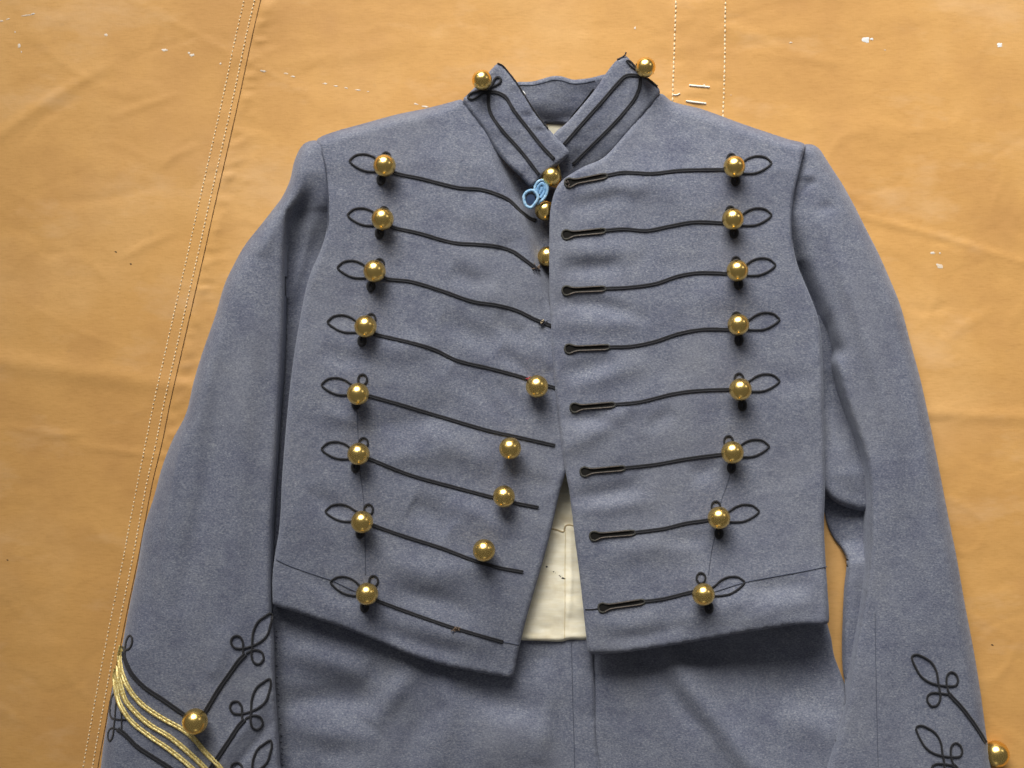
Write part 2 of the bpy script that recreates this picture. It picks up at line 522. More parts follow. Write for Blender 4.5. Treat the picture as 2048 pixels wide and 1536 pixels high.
def h_canvas(x, y):
    x = np.asarray(x, float); y = np.asarray(y, float)
    h = 1.6 * vnoise(x, y, 260, 1) + 1.3 * vnoise(x, y, 120, 2, 0.5, 2.2) + 0.55 * vnoise(x, y, 48, 3, 0.25, 3.0) + 0.22 * vnoise(x, y, 20, 4, 0.1, 4.0)
    # left piece lies over the right one
    d, s, p = polydist(x, y, FOLD)
    left = 1 / (1 + np.exp(np.clip(d * -s * -1 / 1.2, -30, 30)))
    h = h + 2.2 * left
    band = np.exp(-((d - 17) / 12) ** 2) * (s < 0)
    da, sa, pa = polydist(x, y, SEAM_A)
    h = h + band * 1.1 + band * 2.6 * vnoise(x * 0.3, y, 9, 5) + 1.5 * np.exp(-((d - 26) / 26) ** 2) * (s < 0) * vnoise(x * 0.3, y, 13, 8)
    h = h - 0.8 * np.exp(-(da / 3) ** 2)
    # strap sewn on at the top
    ins = (x > 1343 + (190 - y) * 0.035) & (x < 1446 + (190 - y) * 0.03) & (y < 215)
    h = h + 1.4 * ins + 0.9 * ins * vnoise(x * 0.3, y, 13, 6)
    # soft handling wrinkles all over
    wr = vnoise(x, y, 90, 31, 0.5, 1.8); h = h + 1.5 * np.exp(-(wr / 0.10) ** 2) * (0.5 + 0.5 * vnoise(x, y, 160, 33))
    wr = vnoise(x, y, 70, 35, -0.3, 2.2); h = h - 1.1 * np.exp(-(wr / 0.09) ** 2) * (0.5 + 0.5 * vnoise(x, y, 140, 37))
    wr = vnoise(x, y, 34, 39, 0.1, 2.6); h = h + 0.5 * np.exp(-(wr / 0.12) ** 2) * (0.5 + 0.5 * vnoise(x, y, 120, 41))
    # big fold of the stored cloth and smaller creases
    f1 = [(-400, 690), (-100, 712), (0, 722), (120, 738), (250, 758), (380, 775), (520, 790)]
    d, s, p = polydist(x, y, f1)
    h = h + 3.6 * np.exp(-(d / 20) ** 2)
    f2 = [(1600, 812), (1850, 826), (1950, 830), (2048, 834), (2500, 850)]
    d, s, p = polydist(x, y, f2)
    h = h + 2.6 * np.exp(-(d / 13) ** 2)
    h = h + ridge(x, y, [(1640, 405), (1720, 432), (1850, 466), (1960, 498), (2048, 526), (2200, 570)], 6, 2.6)
    h = h + ridge(x, y, [(-60, 320), (20, 255), (90, 205), (170, 158), (240, 120)], 11, 2.8)
    h = h + ridge(x, y, [(30, 300), (90, 235), (170, 190)], 6, -1.2)
    h = h + ridge(x, y, [(215, 240), (290, 210), (360, 188)], 6, 1.6)
    h = h + ridge(x, y, [(310, 345), (350, 312), (405, 285)], 6, 1.8)
    h = h + ridge(x, y, [(240, 520), (290, 490), (360, 460)], 7, 1.8)
    h = h + ridge(x, y, [(60, 410), (200, 400), (330, 370)], 9, -1.2)
    h = h + ridge(x, y, [(120, 505), (180, 525), (215, 560), (225, 655)], 8, 1.3)
    h = h + ridge(x, y, [(0, 852), (90, 862), (150, 868)], 5, 1.6)
    h = h + ridge(x, y, [(70, 870), (120, 872), (170, 866)], 5, 1.8)
    h = h + ridge(x, y, [(150, 890), (260, 905), (310, 912)], 7, 2.0)
    h = h + ridge(x, y, [(500, 140), (700, 110), (870, 75)], 16, 1.2)
    h = h + ridge(x, y, [(1500, 105), (1600, 118), (1720, 132)], 5, 1.2)
    h = h + ridge(x, y, [(1330, 25), (1500, 70), (1640, 60)], 14, 1.2)
    h = h + ridge(x, y, [(1810, 610), (1850, 625), (1900, 612)], 8, -1.6)
    h = h + ridge(x, y, [(1880, 690), (1930, 650), (1990, 620)], 9, 1.3)
    return np.clip(h * 0.8, -9, 6)

canvas = empty("canvas_cloth", "worn orange canvas sheet with stitched seams and white paint flecks, spread flat beneath the coat", "cloth")
gxs = np.arange(-760, 2820, 6.5); gys = np.arange(-700, 2260, 6.5)
gx, gy = np.meshgrid(gxs, gys)
hz = h_canvas(gx.ravel(), gy.ravel())
P = np.stack([(gx.ravel() - 1024) * S, (768 - gy.ravel()) * S, hz * S], 1)
nx, ny = len(gxs), len(gys)
ii, jj = np.meshgrid(np.arange(nx - 1), np.arange(ny - 1))
a = (jj * nx + ii).ravel()
F = np.stack([a + nx, a + nx + 1, a + 1, a], 1)
link_mesh("canvas_sheet", P.tolist(), F.tolist(), M_canvas, canvas)
def zc(x, y): return h_canvas(x, y)

def stitches(name, line, pitch, length, wid, mat, parent, zf, jitter=0.4, y0=-700, y1=2260, drop=0.0, angle=None):
    P = catmull(line, 1.0)
    seg = np.hypot(*np.diff(P, axis=0).T); s = np.concatenate([[0], np.cumsum(seg)])
    V = []; F = []
    t = 0.0
    while t < s[-1] - length:
        if random.random() >= drop:
            i = np.searchsorted(s, t); i = min(i, len(P) - 1); j = min(np.searchsorted(s, t + length * random.uniform(0.8, 1.1)), len(P) - 1)
            p, q = P[i] + np.array([random.uniform(-jitter, jitter), 0]), P[j]
            if y0 < p[1] < y1 and j > i:
                d = (q - p); L = np.hypot(*d) + 1e-6; d = d / L
                if angle is not None:
                    ca, sa = math.cos(angle), math.sin(angle); d = np.array([d[0]*ca - d[1]*sa, d[0]*sa + d[1]*ca]); q = p + d * L
                nn = np.array([-d[1], d[0]]) * wid / 2
                z = float(zf(np.array([(p[0] + q[0]) / 2]), np.array([(p[1] + q[1]) / 2]))[0])
                b = len(V)
                mid = (p + q) / 2
                for c, zz in ((p, z - .3), (mid, z + 1.5), (q, z - .3)):
                    f = 0.6 if zz < z else 1.0
                    V.append(W(*(c + nn * f), zz)); V.append(W(*c, zz + 0.9 * f)); V.append(W(*(c - nn * f), zz))
                for r in (0, 3):
                    F += [[b + r, b + r + 3, b + r + 4, b + r + 1], [b + r + 1, b + r + 4, b + r + 5, b + r + 2]]
        t += pitch * random.uniform(0.92, 1.08)
    o = link_mesh(name, V, F, mat, parent)
    bm = bmesh.new(); bm.from_mesh(o.data)
    bmesh.ops.recalc_face_normals(bm, faces=bm.faces)
    if sum(f.normal.z for f in bm.faces) < 0: bmesh.ops.reverse_faces(bm, faces=bm.faces)
    bm.to_mesh(o.data); bm.free()
    o["kind"] = "stuff"
    return o
for ln in (SEAM_A, SEAM_B):
    stitches("seam_stitching", ln, 7.8, 5.2, 2.5, M_thread, canvas, zc)
for ln in (STRAP_L, STRAP_R):
    stitches("strap_stitching", ln, 9.0, 7.2, 3.4, M_thread, canvas, zc)
ribbon("seam_edge", [(x + 1.2, y) for x, y in FOLD], 2.0, 1.0, lambda x, y: zc(x, y) - 0.6, make_plain("seam_edge_shade", (0.16, 0.085, 0.035), 0.9, 0.1), canvas, humps=1)  # dark strip painting the shade along the step of the fold
zat0 = lambda x, y: float(zc(np.array([float(x)]), np.array([float(y)]))[0])
M_bar = make_plain("white_bar_thread", (0.85, 0.80, 0.70), 0.5, 0.4)
for (x0, y0, x1, y1) in ((1378, 170.5, 1419, 174), (1371.6, 202, 1412, 207)):
    tube3("bar_tack", [(x0, y0, zat0(x0, y0) + 0.5), ((x0 + x1) / 2, (y0 + y1) / 2, zat0(x0, y0) + 1.2), (x1, y1, zat0(x1, y1) + 0.5)], 1.9, M_bar, canvas)
tube3("bar_tack", [(1346, 189, zat0(1346, 189) + .5), (1352, 190, zat0(1352, 190) + 1), (1360, 187, zat0(1360, 187) + .5)], 1.3, M_bar, canvas)

def fleck(cx, cy, rx, ry, ang=0.0, n=14, mat=M_white, parent=canvas, name="paint_fleck", zf=zc, rough=0.35, th=0.9):
    V = [W(cx, cy, float(zf(np.array([cx]), np.array([cy]))[0]) + th)]
    for i in range(n):
        t = 2 * math.pi * i / n
        r = 1 + random.uniform(-rough, rough)
        u, v = math.cos(t) * rx * r, math.sin(t) * ry * r
        X = cx + u * math.cos(ang) - v * math.sin(ang); Y = cy + u * math.sin(ang) + v * math.cos(ang)
        z = float(zf(np.array([X]), np.array([Y]))[0])
        V.append(W(X, Y, z + 0.35))
    F = [[0, 1 + (i + 1) % n, 1 + i] for i in range(n)]
    return link_mesh(name, V, F, mat, parent)
fpos = [(52, 31, 11, 1.6, -.15), (66, 28, 5, 2.2, -.2), (16, 38, 5, 1.3, -.3), (3, 42, 4, 2.2, 0), (38, 92, 3.2, 6, 0.1), (43, 104, 1.5, 3, .2), (30, 64, 1.6, 2, 0),
        (384, 110, 6, 4, 0), (378, 106, 3, 3, 0), (441, 127, 2.6, 2.8, 0), (526, 142, 8, 3, 0.1), (572, 147, 5, 2.0, .3), (586, 153, 6, 1.8, .15),
        (650, 167, 6, 2, .1), (672, 172, 5, 1.5, .1), (692, 176, 5, 1.7, .1), (716, 180, 7, 1.4, .1), (736, 183, 3, 1.1, .1), (832, 208, 6, 2, .2), (851, 213, 9, 1.8, .15),
        (1732, 79, 9, 7.5, 0), (1743, 78, 4, 3.4, 0), (1999, 90, 6.5, 5.5, 0), (1270, 56, 2.4, 3.4, .3), (1880, 533, 10, 6, .4), (1866, 506, 6, 3, .1), (1880, 506, 3, 2, 0),
        (1582, 85, 4, 2, 0), (1408, 170, 3, 1.6, 0), (1770, 100, 2.5, 1.2, 0), (1462, 190, 2, 1, 0), (212, 70, 5, 3, 0), (330, 100, 7, 3.5, 0.1)]
for i, (x, y, rx, ry, an) in enumerate(fpos):
    fleck(x, y, rx * 0.8, ry * 0.75, an, mat=M_white if i in (20, 21, 22) else M_white_faint)
for (x, y) in ((232, 504), (262, 528), (15, 1120), (1985, 1290)):
    fleck(x, y, 2.4, 1.2, 0.2, 8, M_ink, canvas, "dark_speck", th=0.5)

# ================================================================ the coat
coat = empty("uniform_coat", "blue-grey wool uniform coat with black cord frogging and gold ball buttons, lying on canvas", "coat")

def cloth_noise(x, y, amp, seed, scale=70, angle=0.0, stretch=1.6):
    return amp * (vnoise(x, y, scale * 2, seed, angle, stretch) * 1.3 + vnoise(x, y, scale, seed + 3, angle, stretch) * 0.8 + vnoise(x, y, scale * 0.45, seed + 5, angle, stretch) * 0.30
                  + vnoise(x, y, scale * 0.2, seed + 7, angle, stretch) * 0.07)

# --- coat tails (lowest layer)
def h_tail_r(x, y):
    h = 15 + 19 * np.clip((x - 1270) / 120, 0, 1)
    h = h - 27 * np.exp(-((x - 1590) / 150) ** 2 - ((y - 1345) / 75) ** 2)
    h = h - 14 * np.exp(-((x - 1400) / 120) ** 2 - ((y - 1300) / 45) ** 2)
    h = h + ridge(x, y, [(1300, 1265), (1345, 1315), (1380, 1370), (1440, 1450), (1500, 1530), (1560, 1600)], 26, 15, False)
    h = h + 9 * step(x, y, [(1468, 1700), (1468, 1500), (1462, 1350), (1440, 1250)], 10)
    h = h + ridge(x, y, [(1320, 1350), (1370, 1420), (1430, 1480)], 16, -6)
    h = h + ridge(x, y, [(1560, 1420), (1620, 1450), (1680, 1480)], 30, 6)
    return h + cloth_noise(x, y, 3.0, 21, 75, 0.9, 1.8)
tail_r = Panel("coat_tail", [(1130, 1180, 6, 4), (1400, 1150, 6, 4), (1640, 1150, 8, 6), (1652, 1235, 10, 8), (1662, 1275, 8, 10), (1668, 1310, 10, 12), (1680, 1343, 10, 12), (1692, 1375, 10, 12), (1703, 1405, 10, 12),
                             (1730, 1500, 10, 10), (1740, 1620, 6, 4), (1400, 1640, 6, 4), (1130, 1640, 6, 4)], h_tail_r, M_wool, coat, grid=7)
def h_tail_l(x, y):
    h = 26 + 0 * x
    h = h + ridge(x, y, [(545, 1290), (620, 1310), (700, 1335), (740, 1345)], 30, 14)
    h = h + ridge(x, y, [(740, 1450), (790, 1385), (830, 1330)], 26, 15)
    h = h - blob(x, y, 700, 1395, 60, 40, 13, 0.3)
    h = h - blob(x, y, 620, 1400, 70, 22, 9, -0.1)
    h = h + ridge(x, y, [(560, 1450), (650, 1470), (760, 1480)], 26, 8)
    h = h + blob(x, y, 1010, 1480, 90, 60, 13)
    h = h - blob(x, y, 985, 1395, 80, 26, 13, 0.3)
    h = h + ridge(x, y, [(880, 1345), (900, 1420), (880, 1540)], 26, 9)
    h = h + ridge(x, y, [(1085, 1320), (1098, 1400), (1080, 1530)], 20, 8)
    h = h - blob(x, y, 830, 1470, 26, 60, 7, 0.4)
    h = h + blob(x, y, 690, 1540, 60, 26, 7)
    h = h - ridge(x, y, [(1143, 1270), (1146, 1420), (1150, 1600)], 3, 1.6, False)
    h = h - 4 * np.exp(-((x - 1060) / 40) ** 2) * np.exp(-((y - 1330) / 40) ** 2)
    return h + cloth_noise(x, y, 3.4, 31, 75, 0.3, 1.5)
tail_l = Panel("coat_tail", [(532, 1150, 8, 6), (1186, 1150, 6, 4), (1186, 1310, 5, 6), (1189, 1368, 5, 6), (1191, 1460, 5, 6), (1190, 1640, 5, 6), (850, 1640, 5, 4), (545, 1640, 6, 6), (545, 1480, 6, 6), (538, 1300, 6, 6)],
               h_tail_l, M_wool, coat, grid=6.5)
def ztl(x, y): return tail_l.height(x, y)
ribbon("seam", [(1143, 1284), (1145, 1380), (1148, 1480), (1150, 1570)], 1.8, 0.5, ztl, M_seam, tail_l.obj, humps=1)
stitches("edge_stitching", [(551, 1262), (552, 1340), (555, 1400), (560, 1460), (563, 1530), (565, 1600)], 11.5, 5, 1.7, M_dark_thread, tail_l.obj, ztl, angle=-1.0, jitter=1.0, drop=0.2)

# --- lining seen through the opening
def h_lin(x, y):
    h = 30 - 12 * np.clip((1200 - y) / 280, 0, 1)
    h = h + 9 * step(x, y, [(1240, 1049), (1140, 1049), (1130, 1052), (1127, 1062), (1060, 1053)], 2.2) * 0
    d, s, p = polydist(x, y, [(1050, 1053), (1100, 1058), (1127, 1062), (1130, 1050), (1150, 1052), (1240, 1056)])
    below = 1 / (1 + np.exp(np.clip(-d * s / 1.8, -30, 30)))
    h = h + 7 * below * np.exp(-np.clip(y - 1056, 0, 999) / 90)
    h = h + blob(x, y, 1090, 1155, 60, 45, 5) + blob(x, y, 1120, 1215, 50, 20, 4)
    h = h + ridge(x, y, [(1141, 1060), (1142, 1160), (1138, 1240)], 4, 3)
    h = h - ridge(x, y, [(1130, 1060), (1130, 1285)], 2.5, 1.6, False)
    return h + cloth_noise(x, y, 1.8, 41, 26, 0.1, 2.0)
lining = Panel("lining", [(1015, 900, 4, 2), (1200, 900, 4, 2), (1215, 1270, 5, 5), (1172, 1279, 6, 7), (1140, 1279, 6, 7), (1124, 1283, 6, 7), (1090, 1282, 6, 7), (1040, 1280, 6, 7), (1000, 1275, 6, 6)], h_lin, M_lining, coat, grid=4, thick=6)
def zli(x, y): return lining.height(x, y)
M_cream_seam = make_plain("lining_seam", (0.60, 0.50, 0.31), 0.8, 0.2)
ribbon("seam", [(1131, 1060), (1130, 1130), (1130, 1210), (1129, 1278)], 1.6, 0.4, zli, M_cream_seam, lining.obj, humps=1)
ribbon("pleat_edge", [(1102, 1057.5), (1114, 1060), (1127, 1063.5), (1131, 1052), (1140, 1050), (1150, 1053)], 3.4, 1.0, zli, make_plain('pleat_shade', (0.40, 0.31, 0.17), 0.8, 0.2), lining.obj, humps=1, step_=2)  # brown line that paints the shading in the pleat notch
for (x, y, r) in ((1094, 1133.5, 2.0), (1107, 1143.5, 1.2), (1111, 1146, .8), (1119, 1151, 1.3), (1121, 1153, 1.0), (1125, 1156, 1.8), (1129, 1157, 2.0)):
    fleck(x, y, r * 1.2, r * 0.8, 0.2, 7, M_ink, lining.obj, "ink_spot", zli)

# --- collar back with the lining below it
def h_cb(x, y):
    h = 30 + 14 * np.clip((215 - y) / 60, -1.2, 1)
    h = h + blob(x, y, 1090, 205, 26, 16, 3) - blob(x, y, 1100, 240, 40, 10, 4) + cloth_noise(x, y, 1.6, 51, 22)
    return h
neck_l = Panel("neck_lining", [(1060, 236, 5, 3), (1160, 236, 5, 3), (1160, 300, 5, 3), (1060, 300, 5, 3)], lambda x, y: 10 + 3 * np.clip((262 - y) / 20, -1, 1) + 0 * x, M_lining, coat, grid=4, thick=5)
cb = Panel("collar_back", [(1000, 168, 6, 4), (1033, 164, 6, 4), (1064, 163, 6, 4), (1087, 157, 6, 4), (1106, 152, 6, 4), (1125, 153, 6, 4), (1144, 159, 6, 4), (1165, 158, 6, 4), (1185, 155, 6, 4), (1215, 150, 6, 4), (1230, 180, 6, 4), (1170, 246, 6, 5),
                           (1127, 248, 6, 6), (1092, 248, 6, 6), (1060, 250, 6, 6), (1030, 210, 6, 4)], h_cb, M_wool, coat, grid=4.5, thick=7)
zcb = cb.height
ribbon("seam", [(1036, 170), (1064, 170), (1087, 165), (1106, 160), (1124, 161), (1144, 167), (1166, 166), (1190, 161)], 1.6, 0.4, zcb, M_seam, cb.obj, humps=1, step_=2.5)
ribbon("seam", [(1187, 177), (1166, 205), (1150, 224), (1136, 243)], 2.2, 1.2, zcb, M_braid, cb.obj, humps=1)

# --- sleeves
def lerp_line(pts):
    ys = [p[1] for p in pts]; xs = [p[0] for p in pts]
    return lambda y: np.interp(y, ys, xs)
FOLD_L = [(586, 372), (578, 400), (573, 440), (571, 500), (570, 600), (569, 663), (565, 757), (558, 860), (554, 925), (546, 1054), (544, 1173), (545, 1230)]
def h_sl(x, y):
    base = 72 + 8 * np.clip((y - 420) / 260, 0, 1)
    base = np.where(y < 420, 62 + 12 * np.clip((y - 285) / 60, 0, 1), base)
    # arm tube: broad crest
    cl = np.interp(y, [280, 420, 560, 760, 1000, 1250, 1600], [620, 560, 505, 470, 440, 420, 400])
    hw = np.interp(y, [280, 420, 600, 900, 1250, 1600], [80, 60, 75, 110, 150, 170])
    base = base - 10 * np.clip((x - cl) / hw, -2, 2) ** 2
    # upper arm highlights
    base = base + ridge(x, y, [(545, 400), (532, 470), (524, 515)], 16, 6)
    base = base - blob(x, y, 496, 512, 18, 22, 3)
    base = base + ridge(x, y, [(505, 560), (500, 720), (480, 900), (470, 1100), (480, 1250), (470, 1400)], 26, 7)
    base = base - ridge(x, y, [(455, 620), (440, 780), (420, 940), (385, 1100), (360, 1230)], 24, 9)
    # crease where the rear half of the sleeve shows
    rr = [(385, 800), (368, 850), (352, 930), (334, 1040), (318, 1160), (306, 1280)]
    base = base + ridge(x, y, rr, 8, 5)
    stp = step(x, y, [(306, 1290), (318, 1160), (334, 1040), (352, 930), (370, 840), (374, 800)], 6)
    base = np.where((y > 800) & (y < 1300), base - 11 * (1 - stp) * np.clip((y - 800) / 60, 0, 1) * np.clip((1300 - y) / 90, 0, 1), base)
    base = base + ridge(x, y, [(440, 1250), (430, 1340), (470, 1240)], 14, 4)
    base = base + ridge(x, y, [(430, 1540), (470, 1480), (520, 1420), (540, 1380)], 14, 6)
    base = base - ridge(x, y, [(450, 1560), (500, 1500), (545, 1440)], 9, 5)
    # fold down to the under-arm on the body side
    fold = FOLD_L
    d, s, p = polydist(x, y, fold)
    inner = 1 / (1 + np.exp(np.clip(d * s / 1.6, -30, 30)))    # 1 on the body side
    amt = np.clip((y - 392) / 120, 0, 1); amt = amt * amt * (3 - 2 * amt)
    low = np.interp(y, [380, 430, 520, 600, 660, 760, 1000], [46, 26, 16, 9, 7, 7, 7]) + ridge(x, y, [(625, 430), (612, 490), (592, 560), (580, 610)], 13, 9)
    roll = np.where(d < 16, 12 * (1 - np.sqrt(np.clip(1 - (1 - d / 16) ** 2, 0, 1))), 0) * (1 - inner)
    base = base - roll * amt
    base = np.where(y < 1250, base * (1 - inner * amt) + low * inner * amt, base)
    base = base - blob(x, y, 604, 424, 20, 40, 24, 0.35) - blob(x, y, 612, 470, 30, 60, 8, 0.2)
    return base + cloth_noise(x, y, 1.7, 61, 60, 1.35, 2.2)
SLO = [(612, 285), (600, 297), (588, 325), (580, 360), (565, 393), (545, 420), (520, 452), (490, 490), (470, 525), (450, 567), (431, 630), (403, 711), (387, 765), (372, 827), (345, 880), (324, 935), (309, 990), (289, 1054), (274, 1138), (261, 1200), (249, 1264),
       (244, 1292), (236, 1325), (228, 1355), (222, 1391), (215, 1437), (208, 1480), (202, 1531)]
sl_out = [(652, 292, 8, 14), (634, 281, 14, 22)] + [(x, y, 26 if y < 450 else 34, 34) for x, y in SLO] + [(190, 1640, 30, 30), (570, 1640, 8, 8),
          (559, 1531, 8, 9), (556, 1480, 8, 9), (549, 1378, 8, 9), (547, 1302, 8, 9), (546, 1230, 8, 8), (560, 1170, 3, 1), (585, 1000, 3, 1), (600, 760, 3, 1), (640, 640, 3, 1), (668, 540, 3, 1), (680, 420, 3, 1), (672, 330, 4, 4)]
sleeve_l = Panel("sleeve", sl_out, h_sl, M_wool, coat, grid=5.5, thick=9, breaks=[[(x + o_, y) for x, y in FOLD_L] for o_ in (-6.5, -3.2, 0, 3.6)])
zsl = sleeve_l.height

def h_under(x, y):
    h = 14 + 0 * x
    h = h - ridge(x, y, [(1655, 740), (1690, 830), (1725, 930)], 16, 10)
    h = h + 18 * np.clip((y - 1085) / 40, 0, 1)
    h = h - 13 * np.exp(-((y - 1035) / 38) ** 2)
    h = h + ridge(x, y, [(1712, 1120), (1708, 1200), (1702, 1330)], 14, 5)
    return np.maximum(h + cloth_noise(x, y, 1.4, 71, 40), 9)
under_r = Panel("sleeve_underside", [(1560, 640, 4, 2), (1700, 660, 4, 2), (1790, 900, 4, 2), (1790, 1400, 4, 2), (1712, 1400, 6, 8), (1697, 1372, 8, 14), (1689, 1352, 8, 10), (1686, 1305, 8, 10), (1687, 1250, 8, 10), (1690, 1180, 8, 10), (1695, 1122, 8, 12), (1686, 1100, 8, 8),
                              (1668, 1076, 8, 4), (1656, 1050, 5, 2), (1645, 1010, 5, 2), (1620, 985, 5, 4), (1590, 900, 4, 2)], h_under, M_wool, None, grid=5, thick=8)
def h_fold(x, y):
    h = 10 + 40 * np.clip((y - 760) / 190, 0, 1) ** 1.2 - 18 * np.clip((x - 1668) / 60, 0, 1.3)
    h = h + ridge(x, y, [(1652, 820), (1680, 900), (1712, 985)], 14, 5)
    return h + cloth_noise(x, y, 1.4, 75, 40)
fold_r = Panel("sleeve_underside", [(1560, 640, 4, 2), (1700, 660, 4, 2), (1790, 900, 4, 2), (1790, 1034, 6, 6, 6), (1745, 1026, 16, 14, 6), (1712, 1020, 16, 14, 6), (1682, 1010, 16, 14, 6), (1662, 997, 16, 14, 6), (1646, 980, 14, 12, 6), (1600, 960, 6, 6), (1570, 800, 4, 2)],
                h_fold, M_wool, None, grid=5, thick=6)
def h_sr(x, y):
    base = 72 + 5 * np.clip((y - 450) / 300, 0, 1)
    base = np.where(y < 450, 60 + 12 * np.clip((y - 290) / 160, 0, 1), base)
    cl = np.interp(y, [280, 450, 600, 760, 1000, 1250, 1600], [1620, 1660, 1720, 1765, 1810, 1835, 1830])
    hw = np.interp(y, [280, 450, 600, 900, 1250, 1600], [60, 75, 80, 85, 110, 150])
    base = base - 9 * np.clip((x - cl) / hw, -2, 2) ** 2
    base = base + ridge(x, y, [(1640, 420), (1675, 520), (1720, 640), (1765, 780), (1790, 900), (1800, 1040)], 18, 8)
    base = base - ridge(x, y, [(1690, 430), (1745, 560), (1790, 700), (1825, 830), (1840, 950)], 18, 5)
    base = base + ridge(x, y, [(1598, 358), (1612, 348), (1632, 352)], 7, 4.5)
    base = base - ridge(x, y, [(1600, 385), (1618, 368), (1634, 364)], 6, 3.5)
    base = base - blob(x, y, 1655, 415, 16, 12, 4)
    base = base + ridge(x, y, [(1590, 400), (1596, 380), (1606, 366)], 5, 3)
    # sink into the armhole on the body side
    d, s, p = polydist(x, y, [(1600, 330), (1585, 400), (1583, 460), (1592, 520), (1610, 570), (1630, 620), (1646, 670), (1660, 700)])
    base = base - 30 * np.exp(-(d / 22) ** 2) * np.clip((y - 430) / 110, 0, 1)
    base = base - 24 * np.exp(-(d / 13) ** 2) * np.clip((y - 520) / 80, 0, 1)
    base = base - blob(x, y, 1650, 672, 16, 36, 16, 0.15)
    return base + cloth_noise(x, y, 1.6, 81, 60, 1.75, 2.2)
sr_out = [(1588, 296, 8, 14), (1608, 289, 14, 22), (1624, 289, 18, 26), (1638, 297, 22, 30), (1649, 313, 24, 32), (1665, 338, 26, 34), (1684, 367, 26, 34), (1710, 414, 26, 34), (1733, 460, 28, 34), (1756, 505, 28, 34), (1776, 550, 28, 34), (1800, 609, 28, 34),
          (1822, 690, 28, 34), (1841, 760, 28, 34), (1860, 847, 28, 34), (1879, 942, 28, 34), (1896, 1030, 28, 34), (1912, 1108, 28, 34), (1930, 1210, 28, 34), (1948, 1305, 28, 34), (1961, 1385, 26, 30), (1974, 1480, 22, 26), (1982, 1531, 22, 26), (2000, 1640, 22, 26),
          (1630, 1640, 12, 12), (1656, 1536, 12, 12), (1677, 1469, 12, 12), (1691, 1414, 12, 12), (1704, 1334, 12, 13, 60), (1720, 1243, 12, 13, 60), (1731, 1177, 12, 13, 60), (1739, 1104, 12, 13, 60), (1741, 1017, 12, 13, 60), (1737, 947, 12, 13, 60), (1728, 903, 12, 13, 60), (1708, 848, 12, 13, 60),
          (1687, 785, 12, 13, 60), (1671, 728, 12, 13, 60), (1660, 700, 10, 12), (1630, 690, 3, 1), (1595, 620, 3, 1), (1565, 520, 3, 1), (1560, 420, 3, 1), (1570, 330, 3, 2)]
sleeve_r = Panel("sleeve", sr_out, h_sr, M_wool, coat, grid=5.5, thick=9, breaks=[[(1600 + o_, 330), (1585 + o_, 400), (1583 + o_, 460), (1592 + o_, 520), (1610 + o_, 570), (1630 + o_, 620), (1646 + o_, 670)] for o_ in (4, 9, 14)])
zsr = sleeve_r.height
under_r.obj.parent = sleeve_r.obj
fold_r.obj.parent = sleeve_r.obj
ribbon("seam", [(1750, 1224), (1751, 1290), (1753, 1400), (1755, 1480), (1757, 1560)], 1.1, 0.25, zsr, M_seam, sleeve_r.obj, humps=1)

# --- front panels
def h_fl(x, y):
    h = 74 + 0 * x
    h = h - 12 * np.exp(-((x - 1030) / 110) ** 2 - ((y - 1350) / 90) ** 2)
    h = h - 14 * np.clip((330 - y) / 120, 0, 1)                                # thinner at the shoulder
    h = h + 8 * np.exp(-((x - 800) / 160) ** 2 - ((y - 640) / 260) ** 2)
    h = h - 12 * np.clip((y - 1050) / 300, 0, 1)
    # the neck corner falls away under the other front
    ln = [(975, 262), (992, 305), (1008, 345), (1028, 390), (1050, 432), (1067, 476), (1080, 530), (1100, 600)]
    st = 1 - step(x, y, ln, 7.0)
    h = h + ridge(x, y, [(p[0] - 12, p[1] + 2) for p in ln], 16, 5)
    fall = np.interp(y, [270, 330, 400, 480, 540, 600, 680], [0, 40, 58, 60, 50, 24, 0])
    h = h - fall * st
    h = h - 6 * np.exp(-((x - 1110) / 40) ** 2) * np.clip((y - 560) / 60, 0, 1)
    # wrinkles
    W_ = [((900, 545), (945, 560), (990, 566), 18, -6), ((880, 640), (950, 668), (1000, 690), 20, -6), ((700, 690), (800, 700), (880, 690), 22, 5), ((640, 700), (690, 720), (760, 712), 16, -5),
          ((900, 740), (990, 790), (1060, 850), 24, -7), ((960, 760), (1010, 810), (1060, 850), 14, 5), ((700, 850), (800, 850), (900, 830), 22, -6), ((640, 820), (700, 840), (760, 850), 14, 4), ((840, 860), (920, 900), (990, 930), 22, 6),
          ((740, 930), (820, 910), (900, 910), 18, 5), ((820, 1010), (860, 1030), (900, 1060), 24, -9), ((900, 1000), (960, 1030), (1020, 1070), 18, 6), ((760, 1120), (860, 1150), (960, 1140), 24, 7), ((780, 1180), (880, 1200), (960, 1230), 16, -5),
          ((620, 980), (660, 1010), (700, 1030), 16, -4), ((800, 1240), (900, 1270), (990, 1290), 20, 6), ((740, 1250), (830, 1285), (930, 1310), 14, -5), ((940, 400), (980, 440), (1010, 490), 26, 6), ((900, 480), (960, 560), (1010, 620), 22, 5),
          ((1050, 660), (1080, 700), (1100, 740), 14, 5), ((1000, 700), (1050, 740), (1095, 800), 12, -5), ((990, 640), (1040, 670), (1080, 690), 13, -4), ((600, 1150), (680, 1190), (760, 1200), 16, -4), ((1010, 930), (1060, 960), (1100, 980), 16, -5)]
    for a, b, c, wd, hh in W_:
        h = h + ridge(x, y, [a, b, c], wd * 1.2, hh * 1.1)
    return h + cloth_noise(x, y, 1.9, 91, 62, 0.35, 1.8)
